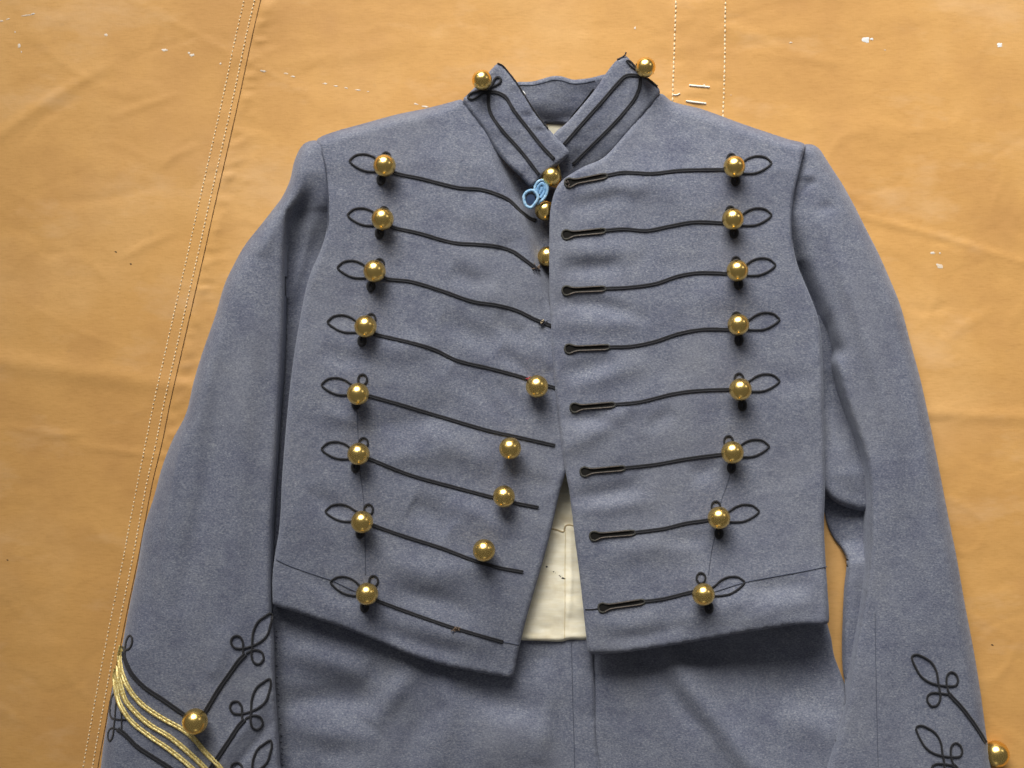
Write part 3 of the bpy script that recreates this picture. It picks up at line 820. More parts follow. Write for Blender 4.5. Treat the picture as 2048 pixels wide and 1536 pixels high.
fl_out = [(633, 281, 16, 26), (664, 265, 20, 30), (720, 249, 22, 32), (793, 229, 22, 32), (851, 217, 22, 32), (895, 206, 20, 28), (922, 199, 10, 12), (928, 203, 6, 5), (970, 258, 6, 5), (994, 298, 6, 6), (1017, 325, 6, 6), (1041, 348, 6, 6), (1062, 368, 6, 6), (1100, 372, 6, 6),
          (1146, 400, 6, 4), (1150, 560, 6, 4), (1146, 760, 6, 5), (1146, 880, 7, 5), (1131, 946, 7, 5), (1120, 981, 7, 5), (1103, 1057, 7, 5), (1088, 1115, 7, 5), (1070, 1177, 7, 5), (1053, 1236, 7, 5), (1041, 1285, 7, 5), (1033, 1320, 7, 5), (1026, 1352, 6, 5), (1018, 1355, 6, 5),
          (985, 1350, 7, 5), (946, 1343, 7, 5), (884, 1330, 7, 5), (821, 1310, 7, 5), (759, 1284, 7, 5), (696, 1259, 7, 5), (634, 1238, 7, 5), (590, 1224, 8, 7), (548, 1210, 8, 8), (545, 1196, 10, 12), (545, 1155, 10, 10, 60), (549, 1116, 10, 10, 60), (557, 1069, 10, 10, 60), (561, 1028, 10, 10, 60), (564, 960, 10, 10, 60),
          (572, 855, 10, 10, 60), (584, 740, 10, 10, 60), (598, 650, 10, 10, 60), (612, 577, 10, 10, 60), (624, 538, 10, 10, 60), (638, 508, 10, 14), (648, 480, 8, 9), (654, 455, 6, 5), (656, 420, 4, 3), (654, 370, 3, 2), (650, 335, 3, 2), (645, 308, 3, 3)]
front_l = Panel("front_panel", fl_out, h_fl, M_wool, coat, grid=5.5, thick=9)
zfl = front_l.height

def h_fr(x, y):
    h = 82 + 0 * x
    h = h - 18 * np.clip((340 - y) / 130, 0, 1)
    h = h + 6 * np.exp(-((x - 1400) / 170) ** 2 - ((y - 560) / 260) ** 2)
    h = h + 26 * np.exp(-((x - 1570) / 140) ** 2) * np.clip((y - 1000) / 240, 0, 1) ** 1.5
    h = h - 10 * np.exp(-((x - 1190) / 70) ** 2) * np.clip((y - 1050) / 250, 0, 1)
    W_ = [((1130, 420), (1190, 400), (1260, 380), 18, -6), ((1150, 395), (1230, 375), (1300, 375), 14, 5), ((1120, 540), (1180, 535), (1250, 530), 16, -7), ((1115, 500), (1200, 505), (1290, 500), 20, 5), ((1105, 605), (1200, 610), (1300, 640), 13, -6), ((1110, 640), (1200, 650), (1280, 640), 16, 4),
          ((1120, 750), (1170, 740), (1230, 720), 18, -6), ((1130, 775), (1220, 750), (1300, 720), 16, 5), ((1115, 840), (1180, 836), (1240, 850), 12, -5), ((1120, 900), (1200, 860), (1280, 800), 16, 6), ((1290, 860), (1320, 840), (1350, 820), 14, -4), ((1380, 950), (1405, 944), (1440, 930), 16, -5),
          ((1140, 1000), (1210, 990), (1290, 970), 16, -7), ((1150, 1020), (1240, 1010), (1320, 1000), 14, 4), ((1200, 1110), (1300, 1100), (1400, 1090), 22, 4), ((1320, 1080), (1370, 1080), (1420, 1075), 14, -4), ((1360, 1240), (1440, 1220), (1520, 1190), 18, 5), ((1500, 1180), (1560, 1175), (1630, 1165), 16, -5),
          ((1480, 1230), (1560, 1215), (1630, 1200), 18, 5), ((1180, 1250), (1260, 1250), (1330, 1230), 16, 4), ((1210, 1280), (1300, 1270), (1380, 1250), 10, -3), ((1260, 340), (1340, 380), (1420, 440), 30, 4), ((1380, 600), (1460, 590), (1560, 620), 26, 4), ((1520, 740), (1570, 760), (1630, 770), 22, -3)]
    for a, b, c, wd, hh in W_:
        h = h + ridge(x, y, [a, b, c], wd * 1.2, hh * 1.1)
    return h + cloth_noise(x, y, 1.8, 101, 62, -0.25, 1.8)
fr_out = [(1319, 187, 10, 12), (1345, 203, 18, 24), (1400, 217, 22, 34), (1440, 231, 22, 34), (1480, 246, 22, 34), (1530, 263, 22, 34), (1575, 278, 20, 32), (1611, 290, 14, 22), (1603, 320, 4, 3), (1596, 350, 3, 2), (1588, 385, 3, 2), (1583, 430, 4, 3), (1585, 480, 6, 5), (1594, 526, 8, 8), (1608, 562, 10, 12),
          (1622, 595, 10, 10, 60), (1636, 635, 10, 10, 60), (1643, 680, 10, 10, 60), (1646, 740, 10, 10, 60), (1648, 820, 10, 10, 60), (1650, 900, 10, 10, 60), (1650, 985, 10, 10, 60), (1648, 1050, 10, 10, 60), (1651, 1120, 10, 10, 60), (1655, 1180, 10, 10, 60), (1658, 1230, 12, 20), (1655, 1247, 9, 8), (1600, 1249, 7, 5), (1497, 1264, 7, 5), (1419, 1278, 7, 5),
          (1329, 1293, 7, 5), (1247, 1305, 7, 5), (1190, 1308, 7, 5), (1178, 1306, 6, 5), (1173, 1275, 7, 5), (1166, 1208, 7, 5), (1158, 1138, 7, 5), (1149, 1068, 7, 5), (1139, 984, 7, 5), (1131, 942, 7, 5), (1125, 900, 7, 5), (1120, 850, 7, 5), (1111, 782, 7, 5), (1106, 715, 7, 5), (1102, 640, 7, 5), (1099, 580, 7, 5),
          (1099, 483, 6, 4, 14), (1101, 421, 6, 4, 14), (1109, 385, 8, 6), (1124, 361, 8, 6), (1166, 334, 8, 6), (1207, 315, 7, 6), (1251, 268, 6, 5), (1287, 225, 6, 5)]
front_r = Panel("front_panel", fr_out, h_fr, M_wool, coat, grid=5.5, thick=10)
zfr = front_r.height

# --- collar sides
def h_cl(x, y):
    u = ((x - 926) * 0.62 + (y - 202) * 0.78)            # along the collar
    v = ((x - 926) * 0.78 - (y - 202) * 0.62)            # across, towards the opening
    h = 66 + 8 * np.clip(v / 90, 0, 1) + 4 * np.sin(np.clip(u / 210, 0, 1) * math.pi)
    h = h + 3 * np.clip((u - 120) / 60, 0, 1)
    return h + cloth_noise(x, y, 1.5, 111, 24, 0.2, 1.3) - blob(x, y, 1056, 232, 12, 6, 2.5) - blob(x, y, 1080, 262, 14, 6, 2.5)
collar_l = Panel("collar_side", [(926, 200, 6, 6), (934, 190, 6, 7), (947, 177, 6, 8), (968, 155, 6, 8), (987, 134, 6, 8), (996, 127, 5, 6), (1012, 139, 5, 5), (1034, 167, 5, 5), (1073, 228, 5, 5), (1111, 273, 5, 5), (1137, 301, 5, 5), (1138, 308, 5, 5), (1116, 328, 6, 6), (1084, 352, 6, 6), (1063, 373, 6, 6),
                                 (1041, 352, 6, 5), (1017, 329, 6, 5), (994, 301, 6, 5), (970, 261, 6, 5)], h_cl, M_wool, coat, grid=4, thick=9)
zcl = collar_l.height
def h_cr(x, y):
    h = 68 + 0 * x
    h = h - 30 / (1 + np.exp(-(y - 312) / 22))
    h = h + 6 * np.clip(((1251 - x) * 0.72 + (267 - y) * 0.7) / 80, -0.2, 1)
    return h + cloth_noise(x, y, 1.5, 121, 24, -0.5, 1.3)
collar_r = Panel("collar_side", [(1252, 112, 5, 6), (1234, 120, 5, 5), (1211, 148, 5, 5), (1196, 171, 5, 5), (1180, 192, 5, 5), (1134, 245, 5, 5), (1108, 268, 5, 5), (1098, 300, 5, 4), (1110, 350, 5, 4), (1128, 368, 5, 4), (1170, 345, 5, 4), (1212, 318, 6, 4), (1253, 270, 6, 4), (1288, 227, 6, 4),
                                 (1320, 185, 6, 6), (1314, 172, 5, 6), (1297, 157, 5, 7), (1278, 140, 5, 7), (1262, 122, 5, 7)], h_cr, M_wool, coat, grid=4, thick=9)
zcr = collar_r.height

# seams
ribbon("seam", [(552, 1119), (575, 1130), (610, 1143), (640, 1153), (664, 1161), (700, 1178), (730, 1190)], 2.4, 0.9, zfl, M_seam, front_l.obj, humps=1)
ribbon("seam", [(1006, 1284), (1024, 1287), (1038, 1290)], 2.2, 0.7, zfl, M_seam, front_l.obj, humps=1)
ribbon("seam", [(1654, 1133), (1600, 1144), (1550, 1153), (1489, 1165), (1440, 1180), (1410, 1190)], 2.2, 0.9, zfr, M_seam, front_r.obj, humps=1)
ribbon("seam", [(1170, 1219), (1185, 1219), (1200, 1217)], 2.6, 0.9, zfr, M_braid, front_r.obj, humps=1)
ribbon("seam", [(714, 820), (716, 870), (720, 940), (727, 1000), (730, 1080), (731, 1150)], 1.5, 0.35, zfl, M_seam, front_l.obj, humps=1)
ribbon("seam", [(1466, 930), (1452, 975), (1443, 1000), (1432, 1060), (1422, 1110), (1417, 1150)], 1.5, 0.35, zfr, M_seam, front_r.obj, humps=1)
ribbon("seam", [(635, 284), (645, 309), (650.5, 336), (654, 370), (656, 420), (653.5, 456)], 1.4, 0.5, lambda x, y: np.maximum(zfl(x, y), zsl(x, y)) * 0 + zfl(x - 1.5, y) + 1.0, M_seam, front_l.obj, humps=1)
ribbon("seam", [(1610, 293), (1602.5, 321), (1595.5, 350), (1587.5, 386), (1582.5, 430), (1584, 478)], 1.5, 0.5, lambda x, y: zfr(x - 1.5, y) + 1.0, M_seam, front_r.obj, humps=1)

# --- frogging --------------------------------------------------------
def leaf(tip, sgn, rot=0.0, sc_=1.0):
    base = [(0, 6), (-14, -2), (-24, -9), (-40, -14), (-58, -12), (-68.5, -4), (-71, 0), (-66, 6), (-52, 15), (-38, 20), (-22, 21), (-8, 20), (4, 18)]
    ca, sa = math.cos(rot), math.sin(rot)
    out = []
    for x, y in base:
        dx, dy = (x + 71) * sc_, y * sc_ + 0
        dx, dy = dx * ca - dy * sa, dx * sa + dy * ca
        out.append((tip[0] + (dx if sgn < 0 else -dx), tip[1] + dy))
    return out
def ringpath(c, rx, ry, ang=0.0, n=10):
    return [(c[0] + rx * math.cos(t) * math.cos(ang) - ry * math.sin(t) * math.sin(ang), c[1] + rx * math.cos(t) * math.sin(ang) + ry * math.sin(t) * math.cos(ang)) for t in [2 * math.pi * i / n for i in range(n)]]

def button_mesh():
    # gilt ball: domed front, slightly flatter back, a fine rolled joint between the two shells
    bm = bmesh.new()
    prof = []
    R = 1.0
    for i in range(0, 25):
        t = math.pi * i / 24
        r = math.sin(t) * R; z = math.cos(t) * R
        if z < 0: z *= 0.92
        if i == 13: r *= 1.018
        if i == 14: r *= 0.985
        prof.append((r, z))
    seg = 36
    rings = []
    for r, z in prof:
        if r < 1e-6:
            rings.append([bm.verts.new((0, 0, z))])
        else:
            rings.append([bm.verts.new((r * math.cos(2 * math.pi * k / seg), r * math.sin(2 * math.pi * k / seg), z)) for k in range(seg)])
    for a, b in zip(rings[:-1], rings[1:]):
        for k in range(seg):
            q = (k + 1) % seg
            if len(a) == 1: bm.faces.new((a[0], b[k], b[q]))
            elif len(b) == 1: bm.faces.new((a[k], b[0], a[q]))
            else: bm.faces.new((a[k], b[k], b[q], a[q]))
    bmesh.ops.recalc_face_normals(bm, faces=bm.faces)
    for f in bm.faces: f.smooth = True
    me = bpy.data.meshes.new("button"); bm.to_mesh(me); bm.free()
    me.materials.append(M_gold)
    return me
def shank_mesh():
    bm = bmesh.new()
    n = 14
    vs = []
    for i in range(n):
        t = 2 * math.pi * i / n
        c = Vector((math.cos(t) * 0.24, 0, -1.1 + math.sin(t) * 0.30))
        d = Vector((math.cos(t), 0, math.sin(t)))
        vs.append([bm.verts.new(c + d * 0.07 * math.cos(2 * math.pi * k / 6) + Vector((0, 1, 0)) * 0.07 * math.sin(2 * math.pi * k / 6)) for k in range(6)])
    for i in range(n):
        for k in range(6):
            bm.faces.new((vs[i][k], vs[(i + 1) % n][k], vs[(i + 1) % n][(k + 1) % 6], vs[i][(k + 1) % 6]))
    bmesh.ops.recalc_face_normals(bm, faces=bm.faces)
    me = bpy.data.meshes.new("shank"); bm.to_mesh(me); bm.free(); me.materials.append(M_gold)
    return me
BM, SM = button_mesh(), shank_mesh()
btn0 = None
def button(x, y, r, z, parent, tilt=(0, 0), lift=4.0):
    """ball seen centred on pixel (x, y), resting on a surface of height z"""
    global btn0
    zc_ = z + r + lift
    if btn0 is None:
        b = bpy.data.objects.new("button", BM); sh = bpy.data.objects.new("shank", SM); btn0 = (b, sh)
    else:
        b = btn0[0].copy(); sh = btn0[1].copy()
    sc.collection.objects.link(b); sc.collection.objects.link(sh)
    b.parent = parent; sh.parent = b
    b.location = W(x, y, zc_)
    k = r * S * (1 - zc_ / HC)
    b.scale = (k, k, k)
    b.rotation_euler = (tilt[0] + random.uniform(-.12, .12), tilt[1] + random.uniform(-.12, .12), random.uniform(0, 6))
    return b
def zat(zf, x, y): return float(zf(np.array([float(x)]), np.array([float(y)]))[0])

LB = [(769, 331), (765, 438), (749, 542), (731, 653), (716, 788), (717, 908), (724, 1044), (734, 1188)]
LT = [(699, 322), (695, 430), (675, 535), (655, 644), (643, 770), (643, 898), (651, 1023), (661, 1164)]
LUP = [(772, 315), (768, 424), (759, 528), (742, 638), (725, 759), (727, 886), (737, 1019), (747, 1162)]
LDN = [(762, 359), (759, 466), (742, 572), (724, 682), (712, 808), (711, 934), (720, 1066), (729, 1214)]
LC = [[(777, 338), (790, 346), (840, 356.6), (915, 375), (962, 379), (993, 388), (1018, 400), (1040, 421), (1059, 436), (1072, 441)],
      [(770, 448), (787, 455), (837, 466), (906, 485), (959, 489), (993, 492.5), (1024, 502), (1052, 521), (1075, 539)],
      [(758, 550), (773, 557.5), (821, 563), (884, 581.6), (946, 603), (993, 610), (1034, 621), (1071, 639), (1103, 652)],
      [(738, 664), (752, 669), (821, 685), (868, 699), (915, 721), (977, 736), (1040, 753), (1070, 764), (1112, 776)],
      [(722, 786), (740, 792), (790, 806), (884, 834), (977, 861), (1040, 875), (1110, 891)],
      [(724, 912), (740, 918), (821, 950), (915, 976), (987, 995), (1031, 1006), (1077, 1015)],
      [(730, 1042), (748, 1051), (806, 1071.5), (884, 1096.5), (946, 1120), (993, 1134), (1046, 1144)],
      [(742, 1196), (759, 1203), (821, 1226), (899, 1253), (946, 1267), (1006, 1284)]]
RB = [(1469, 333), (1466, 438), (1475, 541), (1477, 649), (1481, 779), (1465, 905), (1438, 1036), (1407, 1189)]
RT = [(1543, 326), (1543, 430), (1551, 530), (1559, 639), (1559, 762), (1538, 893), (1518, 1023), (1489, 1164)]
RUP = [(1463, 318), (1461, 423), (1472, 524), (1473, 635), (1478, 757), (1457, 882), (1432, 1013), (1402, 1156)]
RDN = [(1471, 361), (1468, 466), (1477, 568), (1478, 680), (1485, 811), (1463, 935), (1438, 1067), (1418, 1216)]
RH = [((1138, 365), (1213, 351)), ((1132.5, 468.5), (1210, 461)), ((1133, 580.6), (1210, 577)), ((1138, 697), (1218, 694)), ((1149, 815), (1229, 809)), ((1169, 943), (1249, 936)), ((1188, 1071.6), (1269, 1065)), ((1205, 1215), (1288, 1203))]
RC = [[(1247.5, 345), (1304, 347), (1360, 341), (1447.5, 339), (1462, 340)], [(1247, 458), (1294, 461), (1341, 452), (1388, 444), (1444, 445.6), (1460, 446)], [(1254, 575), (1310, 567.5), (1357, 552), (1397.5, 545.6), (1452, 547), (1466, 549)],
      [(1263, 692.5), (1310, 683), (1357, 667.5), (1404, 659), (1454, 659), (1468, 660)], [(1279, 804), (1341, 789), (1388, 782), (1457, 779), (1474, 780)], [(1310, 929), (1372.5, 918), (1441, 909), (1458, 908)],
      [(1326, 1057.5), (1372, 1046.6), (1416, 1040), (1432, 1036)], [(1326, 1198), (1383, 1184), (1400, 1182)]]
for i in range(8):
    c = ribbon("braid_cord", LC[i], 7.6, 2.6, zfl, M_braid, coat)
    ribbon("leaf_loop", leaf(LT[i], -1, 0.13 if i == 7 else (-0.02 if i > 3 else 0.0)), 4.5, 2.8, zfl, M_braid, c, step_=2.5, humps=1)
    ribbon("small_loop", ringpath(LUP[i], 8.8, 10.5), 4.8, 3.0, zfl, M_braid, c, step_=2.0, closed=True, humps=1)
    ribbon("small_loop", ringpath(LDN[i], 5.6, 8.0), 8.5, 5.5, zfl, M_braid, c, step_=2.0, closed=True, humps=1)
    button(*LB[i], 22.3, zat(zfl, *LB[i]), coat)
    e, h_ = RH[i]
    c = ribbon("braid_cord", [(h_[0] - 1, h_[1])] + RC[i], 7.6, 2.6, zfr, M_braid, coat)
    ribbon("leaf_loop", leaf(RT[i], 1, 0.13 if i == 7 else 0.0), 4.5, 2.8, zfr, M_braid, c, step_=2.5, humps=1)
    ribbon("small_loop", ringpath(RUP[i], 8.8, 10.5), 4.8, 3.0, zfr, M_braid, c, step_=2.0, closed=True, humps=1)
    ribbon("small_loop", ringpath(RDN[i], 5.6, 8.0), 8.5, 5.5, zfr, M_braid, c, step_=2.0, closed=True, humps=1)
    button(*RB[i], 22.5 if i > 3 else 21.6, zat(zfr, *RB[i]), coat)
    # keyhole buttonhole
    e = np.array(e); q = np.array(h_)
    d = (q - e); L = np.hypot(*d); d = d / L; nn = np.array([-d[1], d[0]])
    def kp(a, b): return tuple(e + d * a + nn * b)
    key = [kp(-8.5, 0), kp(-6, -6.5), kp(1, -8.5), kp(9, -5.6), kp(17, -4.2), kp(L * .5, -4.2), kp(L - 5, -4.4), kp(L + 1, -2), kp(L + 1, 2.5), kp(L - 5, 4.8), kp(L * .5, 5.0), kp(17, 5.2), kp(9, 7.2), kp(1, 10), kp(-6, 7.5)]
    KP = catmull(key, 2.5, True)
    zz = zfr(KP[:, 0], KP[:, 1]) + 0.9
    V = [W(a_, b_, c_) for (a_, b_), c_ in zip(KP, zz)]
    # slit floor as a fan of strips between the two long sides, set a little below the stitched rim
    n2 = len(V)
    Fq = [[i_, (i_ + 1) % n2, n2 - 2 - i_, n2 - 1 - i_] for i_ in range(0, n2 // 2 - 1)]
    bh = ribbon("buttonhole", KP, 4.2, 2.4, zfr, M_gimp_rim, coat, closed=True, humps=1, raw=True, lift=0.6)
    m_ = len(KP); lo = KP[int(m_ * 0.56):int(m_ * 0.93)]
    ribbon("edge_thread", lo, 1.8, 3.6, zfr, M_gimp, bh, humps=1, raw=True, lift=1.2)
    up = KP[int(m_ * 0.12):int(m_ * 0.44)]
    ribbon("edge_thread", up, 1.3, 3.6, zfr, M_gimp, bh, humps=1, raw=True, lift=1.0)
    so = link_mesh("slit", V, Fq, M_gimp_dark, bh, smooth=False)

# centre buttons on the left front
for (x, y, r) in ((1074, 773, 22.5), (1020, 897, 22), (1008, 993, 22), (968, 1101, 22.5)):
    button(x, y, r, zat(zfl, x, y), coat, lift=3)
for (x, y, r, tl) in ((1103, 353, 20, (0.5, 0.2)), (1090, 421, 20, (0.4, 0.3)), (1095, 513, 20, (0.3, 0.3))):
    zz = zat(zfl, x, y)
    button(x, y, r, {353: 40, 421: 22, 513: 30}[y], coat, tilt=tl, lift=1)
# collar ball buttons
button(964, 160, 20, zat(zcl, 972, 172) - 4, coat, lift=4)
button(1291, 134.5, 20, zat(zcr, 1275, 150) - 4, coat, lift=4)

# collar braid
c = ribbon("collar_braid", [(972, 186), (985, 184), (998, 186), (1012, 195), (1026, 218), (1052, 252), (1083, 291), (1108, 318)], 7.4, 2.6, zcl, M_braid, collar_l.obj)
ribbon("collar_braid", [(978, 182), (977, 207), (982, 228), (1005, 261), (1041, 301), (1078, 349)], 7.0, 2.6, zcl, M_braid, collar_l.obj)
ribbon("small_loop", [(975, 184), (984, 173), (988, 160), (995, 154), (1001, 157), (1001, 163), (994, 169), (982, 174)], 5, 3.2, zcl, M_braid, collar_l.obj, humps=1, step_=2)
ribbon("small_loop", [(978, 182), (962, 182), (948, 184), (938, 189), (937, 196), (945, 198), (954, 194), (966, 187), (976, 186)], 5, 3.2, lambda x, y: np.maximum(zcl(x, y), 54), M_braid, collar_l.obj, humps=1, step_=2)
ribbon("collar_piping", [(995, 126.5), (1005, 131), (1014, 141), (1035, 168), (1055, 200), (1074, 229), (1096, 257)], 3.2, 2.2, zcl, M_braid, collar_l.obj, humps=1)
ribbon("collar_braid", [(1280, 152), (1266, 150), (1251, 152), (1235, 167), (1205, 202), (1169, 242), (1128, 289)], 7.4, 2.6, zcr, M_braid, collar_r.obj)
ribbon("collar_braid", [(1280, 154), (1280, 165), (1277, 180), (1266, 202), (1228, 247), (1181, 294), (1146, 329)], 7.0, 2.6, zcr, M_braid, collar_r.obj)
ribbon("small_loop", [(1281, 150), (1272, 139), (1263, 133), (1256, 125), (1253, 122), (1258, 121), (1266, 128), (1276, 140)], 4, 2.6, lambda x, y: np.maximum(zcr(x, y), 62), M_braid, collar_r.obj, humps=1, step_=2)
ribbon("small_loop", [(1283, 152), (1296, 158), (1306, 166), (1315, 173)], 4.5, 2.6, lambda x, y: np.maximum(zcr(x, y), 62), M_braid, collar_r.obj, humps=1, step_=2)
ribbon("collar_piping", [(1234, 119), (1243, 115), (1250, 110), (1252, 104)], 3.0, 2.0, lambda x, y: np.maximum(zcr(x, y), 62), M_dark_thread, collar_r.obj, humps=1, step_=2)
ribbon("collar_piping", [(926, 202), (948, 232), (970, 261), (994, 301), (1017, 328), (1041, 351), (1062, 372)], 3.0, 1.4, lambda x, y: np.maximum(zcl(x, y), 54) - 3, M_seam, collar_l.obj, humps=1, step_=3)
o = tube3("collar_stud", [(1045, 184, zat(zcb, 1045, 184) + 2), (1047, 187, zat(zcb, 1047, 187) + 5), (1048.5, 189, zat(zcb, 1048, 189) + 2)], 3.4, M_white, cb.obj, step_=1.0)
# brass hook beside the neck button
V = [W(1111, 343, 58), W(1117, 328, 61), W(1125, 358, 58), W(1116, 350, 66), W(1118, 345, 54)]
link_mesh("collar_hook", V, [[0, 3, 1], [3, 2, 1], [0, 1, 4], [1, 2, 4], [0, 4, 2, 3]], M_gold, coat, smooth=False)

# stray thread tufts where buttons were sewn
def tuft(cx, cy, zf, mats, parent, n=10, spread=7):
    V = []; F = []
    for k in range(n):
        x, y = cx + random.gauss(0, spread * .45), cy + random.gauss(0, spread * .4)
        a = random.uniform(0, 6.28); l = random.uniform(3, 7)
        z = zat(zf, x, y) + 2
        pts = [(x, y, z), (x + math.cos(a) * l * .5, y + math.sin(a) * l * .5, z + random.uniform(2, 5)), (x + math.cos(a) * l, y + math.sin(a) * l, z + random.uniform(0, 3))]
        b = len(V)
        for p in pts:
            for q in range(4):
                t = q * math.pi / 2
                V.append(W(p[0] + math.cos(t) * .9, p[1] + math.sin(t) * .9, p[2] + (0.8 if q % 2 else -0.4)))
        for r in (0, 4):
            for q in range(4):
                F.append([b + r + q, b + r + (q + 1) % 4, b + r + 4 + (q + 1) % 4, b + r + 4 + q])
    o = link_mesh("thread_tuft", V, F, mats, parent)
    o["kind"] = "stuff"
M_brownthread = make_plain("brown_thread", (0.22, 0.15, 0.10), 0.6, 0.3)
tuft(1077, 534, zfl, M_brownthread, coat, 9, 7); tuft(1075, 538, zfl, M_dark_thread, coat, 12, 7)
tuft(1085, 646, zfl, M_dark_thread, coat, 12, 8); tuft(1083, 642, zfl, M_thread, coat, 3, 5)
tuft(911, 1258, zfl, M_brownthread, coat, 14, 6)
tuft(1058, 757, zfl, M_red, coat, 5, 4); tuft(1028, 878, zfl, M_brownthread, coat, 4, 4)
tuft(1134, 366, zfr, M_gimp, coat, 6, 5)

# --- left cuff ornaments
def cuff(parent, zf, dx, dy, cordend, full=True):
    p1 = [(487, 1312), (486, 1300), (485, 1282), (477, 1272), (466, 1274), (462, 1285), (470, 1296), (490, 1296), (515, 1287), (533, 1272), (541, 1250), (543.5, 1236), (541, 1227), (528, 1234), (515, 1245), (506, 1266), (504, 1295), (503, 1312), (508, 1325), (518, 1328), (527, 1318), (523, 1304), (508, 1300), (492, 1307)]
    P1 = [(x + dx, y + dy) for x, y in p1]
    c_ = ribbon("cuff_braid", cordend, 9.5, 4.2, zf, M_braid, parent)
    ribbon("trefoil", P1, 5.2, 3.2, zf, M_braid, parent, step_=2.2, humps=1)
cuff(sleeve_l.obj, zsl, 0, 0, [(491, 1308), (478, 1321), (465, 1339), (437, 1379), (411, 1422), (400, 1438)])
cuff(sleeve_l.obj, zsl, -2, 131, [(489, 1439), (476, 1454), (460, 1478), (434, 1517), (410, 1555), (390, 1590)])
cuff(sleeve_l.obj, zsl, 0, 254, [(491, 1563), (478, 1577), (460, 1605)])
zsl_soft = lambda x, y: np.maximum(zsl(x, y), 16)
c = ribbon("cuff_braid", [(248, 1303), (248, 1314), (253, 1328), (262, 1346), (287, 1373), (325, 1399), (365, 1427), (385, 1440)], 9.5, 4.2, zsl_soft, M_braid, sleeve_l.obj)
ribbon("small_loop", [(249, 1306), (250, 1296), (253, 1280), (259, 1271), (264, 1276), (263, 1289), (257, 1298), (249, 1300), (245, 1294)], 4.6, 3, zsl_soft, M_braid, sleeve_l.obj, humps=1, step_=2)
c = ribbon("cuff_braid", [(235, 1458), (249, 1468), (274, 1493), (312, 1518), (340, 1536), (380, 1566)], 9.5, 4.2, zsl_soft, M_braid, sleeve_l.obj)
ribbon("trefoil", [(243, 1462), (243, 1440), (242, 1420), (238, 1402), (232, 1384), (225, 1390), (220.5, 1408), (220, 1428), (224, 1436), (236, 1439), (252, 1439)], 3.8, 2.6, zsl_soft, M_braid, sleeve_l.obj, humps=1, step_=2)
ribbon("trefoil", [(234, 1384), (232, 1404), (230, 1430), (228, 1450), (225, 1474), (219, 1482), (215.5, 1472), (219, 1459), (227, 1456), (240, 1462)], 3.8, 2.6, zsl_soft, M_braid, sleeve_l.obj, humps=1, step_=2)
# gold service stripes
GS = [[(243, 1292), (240, 1308), (239.5, 1325), (245, 1351), (262, 1384), (287, 1411.5), (325, 1437), (363, 1458), (388, 1478), (409, 1503), (439, 1534), (470, 1575)],
      [(236.5, 1331), (236, 1345), (240, 1367), (250, 1399), (270, 1424), (300, 1450), (338, 1473), (376, 1504), (411, 1537), (440, 1570)],
      [(232.5, 1338), (230, 1355), (231, 1374), (239, 1407), (262, 1442), (300, 1473), (338, 1499), (381, 1534), (412, 1566)]]
for k, gline in enumerate(GS):
    ribbon("gold_stripe", gline, 11.0, 5.2, zsl_soft, M_goldcord, sleeve_l.obj, step_=2.5)
button(390, 1443, 25.5, zat(zsl, 390, 1443), coat, lift=2)
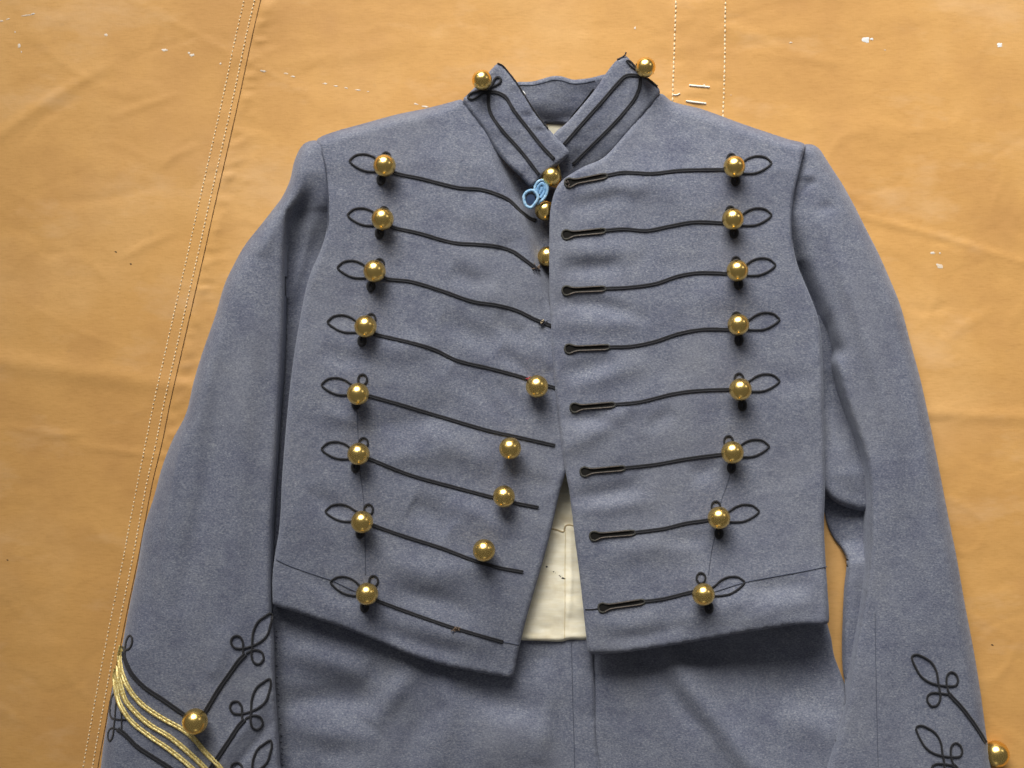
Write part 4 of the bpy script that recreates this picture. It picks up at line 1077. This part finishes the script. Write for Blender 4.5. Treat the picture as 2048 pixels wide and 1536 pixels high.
# --- right cuff ornaments
def cuff_r(dx, dy, cord):
    p = [(1905, 1394), (1897, 1383), (1893, 1364), (1895, 1350), (1903, 1344), (1912, 1349), (1916, 1361), (1911, 1371), (1893, 1372), (1877, 1370), (1858, 1364), (1842, 1352), (1829, 1330), (1824, 1314), (1832, 1309), (1847, 1314), (1863, 1325), (1873, 1343), (1877, 1368), (1880, 1384), (1880, 1400), (1873, 1411), (1863, 1412), (1855, 1402), (1856, 1391), (1864, 1386), (1878, 1386), (1897, 1389)]
    c_ = ribbon("cuff_braid", cord, 8.6, 4.0, zsr, M_braid, sleeve_r.obj)
    ribbon("trefoil", [(a + dx, b + dy) for a, b in p], 5.0, 3.2, zsr, M_braid, sleeve_r.obj, step_=2.2, humps=1)
cuff_r(0, 0, [(1899, 1388), (1906, 1396), (1922, 1413), (1943, 1440), (1960, 1465), (1972, 1486)])
cuff_r(8.5, 142, [(1908, 1530), (1920, 1545), (1945, 1575)])
button(1992, 1508, 26, -4, coat, lift=3)

# ================================================================ knotted blue cord
cl_o = empty("cord_loop", "small knotted loop of light blue cord lying between the neck buttons of the coat", "cord")
cz = 66
o1 = tube3("cord", [(1049, 404, cz), (1048, 392, cz), (1055, 383, cz + 2), (1066, 381, cz + 3), (1073, 387, cz + 4), (1076, 396, cz + 4), (1070, 407, cz + 3), (1062, 415, cz + 1), (1053, 412, cz)], 3.0, M_blue_pale, cl_o, closed=True, step_=1.5, twist=0, seg=9)
o2 = tube3("cord", [(1070, 388, cz - 3), (1070, 374, cz - 2), (1077, 363, cz), (1087, 361, cz), (1094, 370, cz), (1094, 384, cz - 1), (1087, 398, cz - 2), (1074, 408, cz - 3)], 3.0, M_blue_pale, cl_o, step_=1.5, twist=0, seg=9)
o3 = tube3("cord", [(1073, 392, cz - 4), (1076, 376, cz - 3), (1083, 367, cz - 2), (1089, 372, cz - 2), (1089, 384, cz - 3), (1081, 396, cz - 4)], 4.2, M_blue, cl_o, step_=1.5, twist=0, seg=9)
o4 = tube3("cord", [(1079, 388, cz - 5), (1083, 380, cz - 4), (1083, 373, cz - 4)], 4.2, M_blue, cl_o, step_=1.5, twist=0, seg=9)
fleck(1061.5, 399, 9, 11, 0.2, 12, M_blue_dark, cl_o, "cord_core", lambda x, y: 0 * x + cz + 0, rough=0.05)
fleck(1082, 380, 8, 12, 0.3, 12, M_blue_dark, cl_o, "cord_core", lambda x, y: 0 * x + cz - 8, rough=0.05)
print("objects", len(bpy.data.objects), "faces", sum(len(o.data.polygons) for o in bpy.data.objects if o.type == 'MESH'))
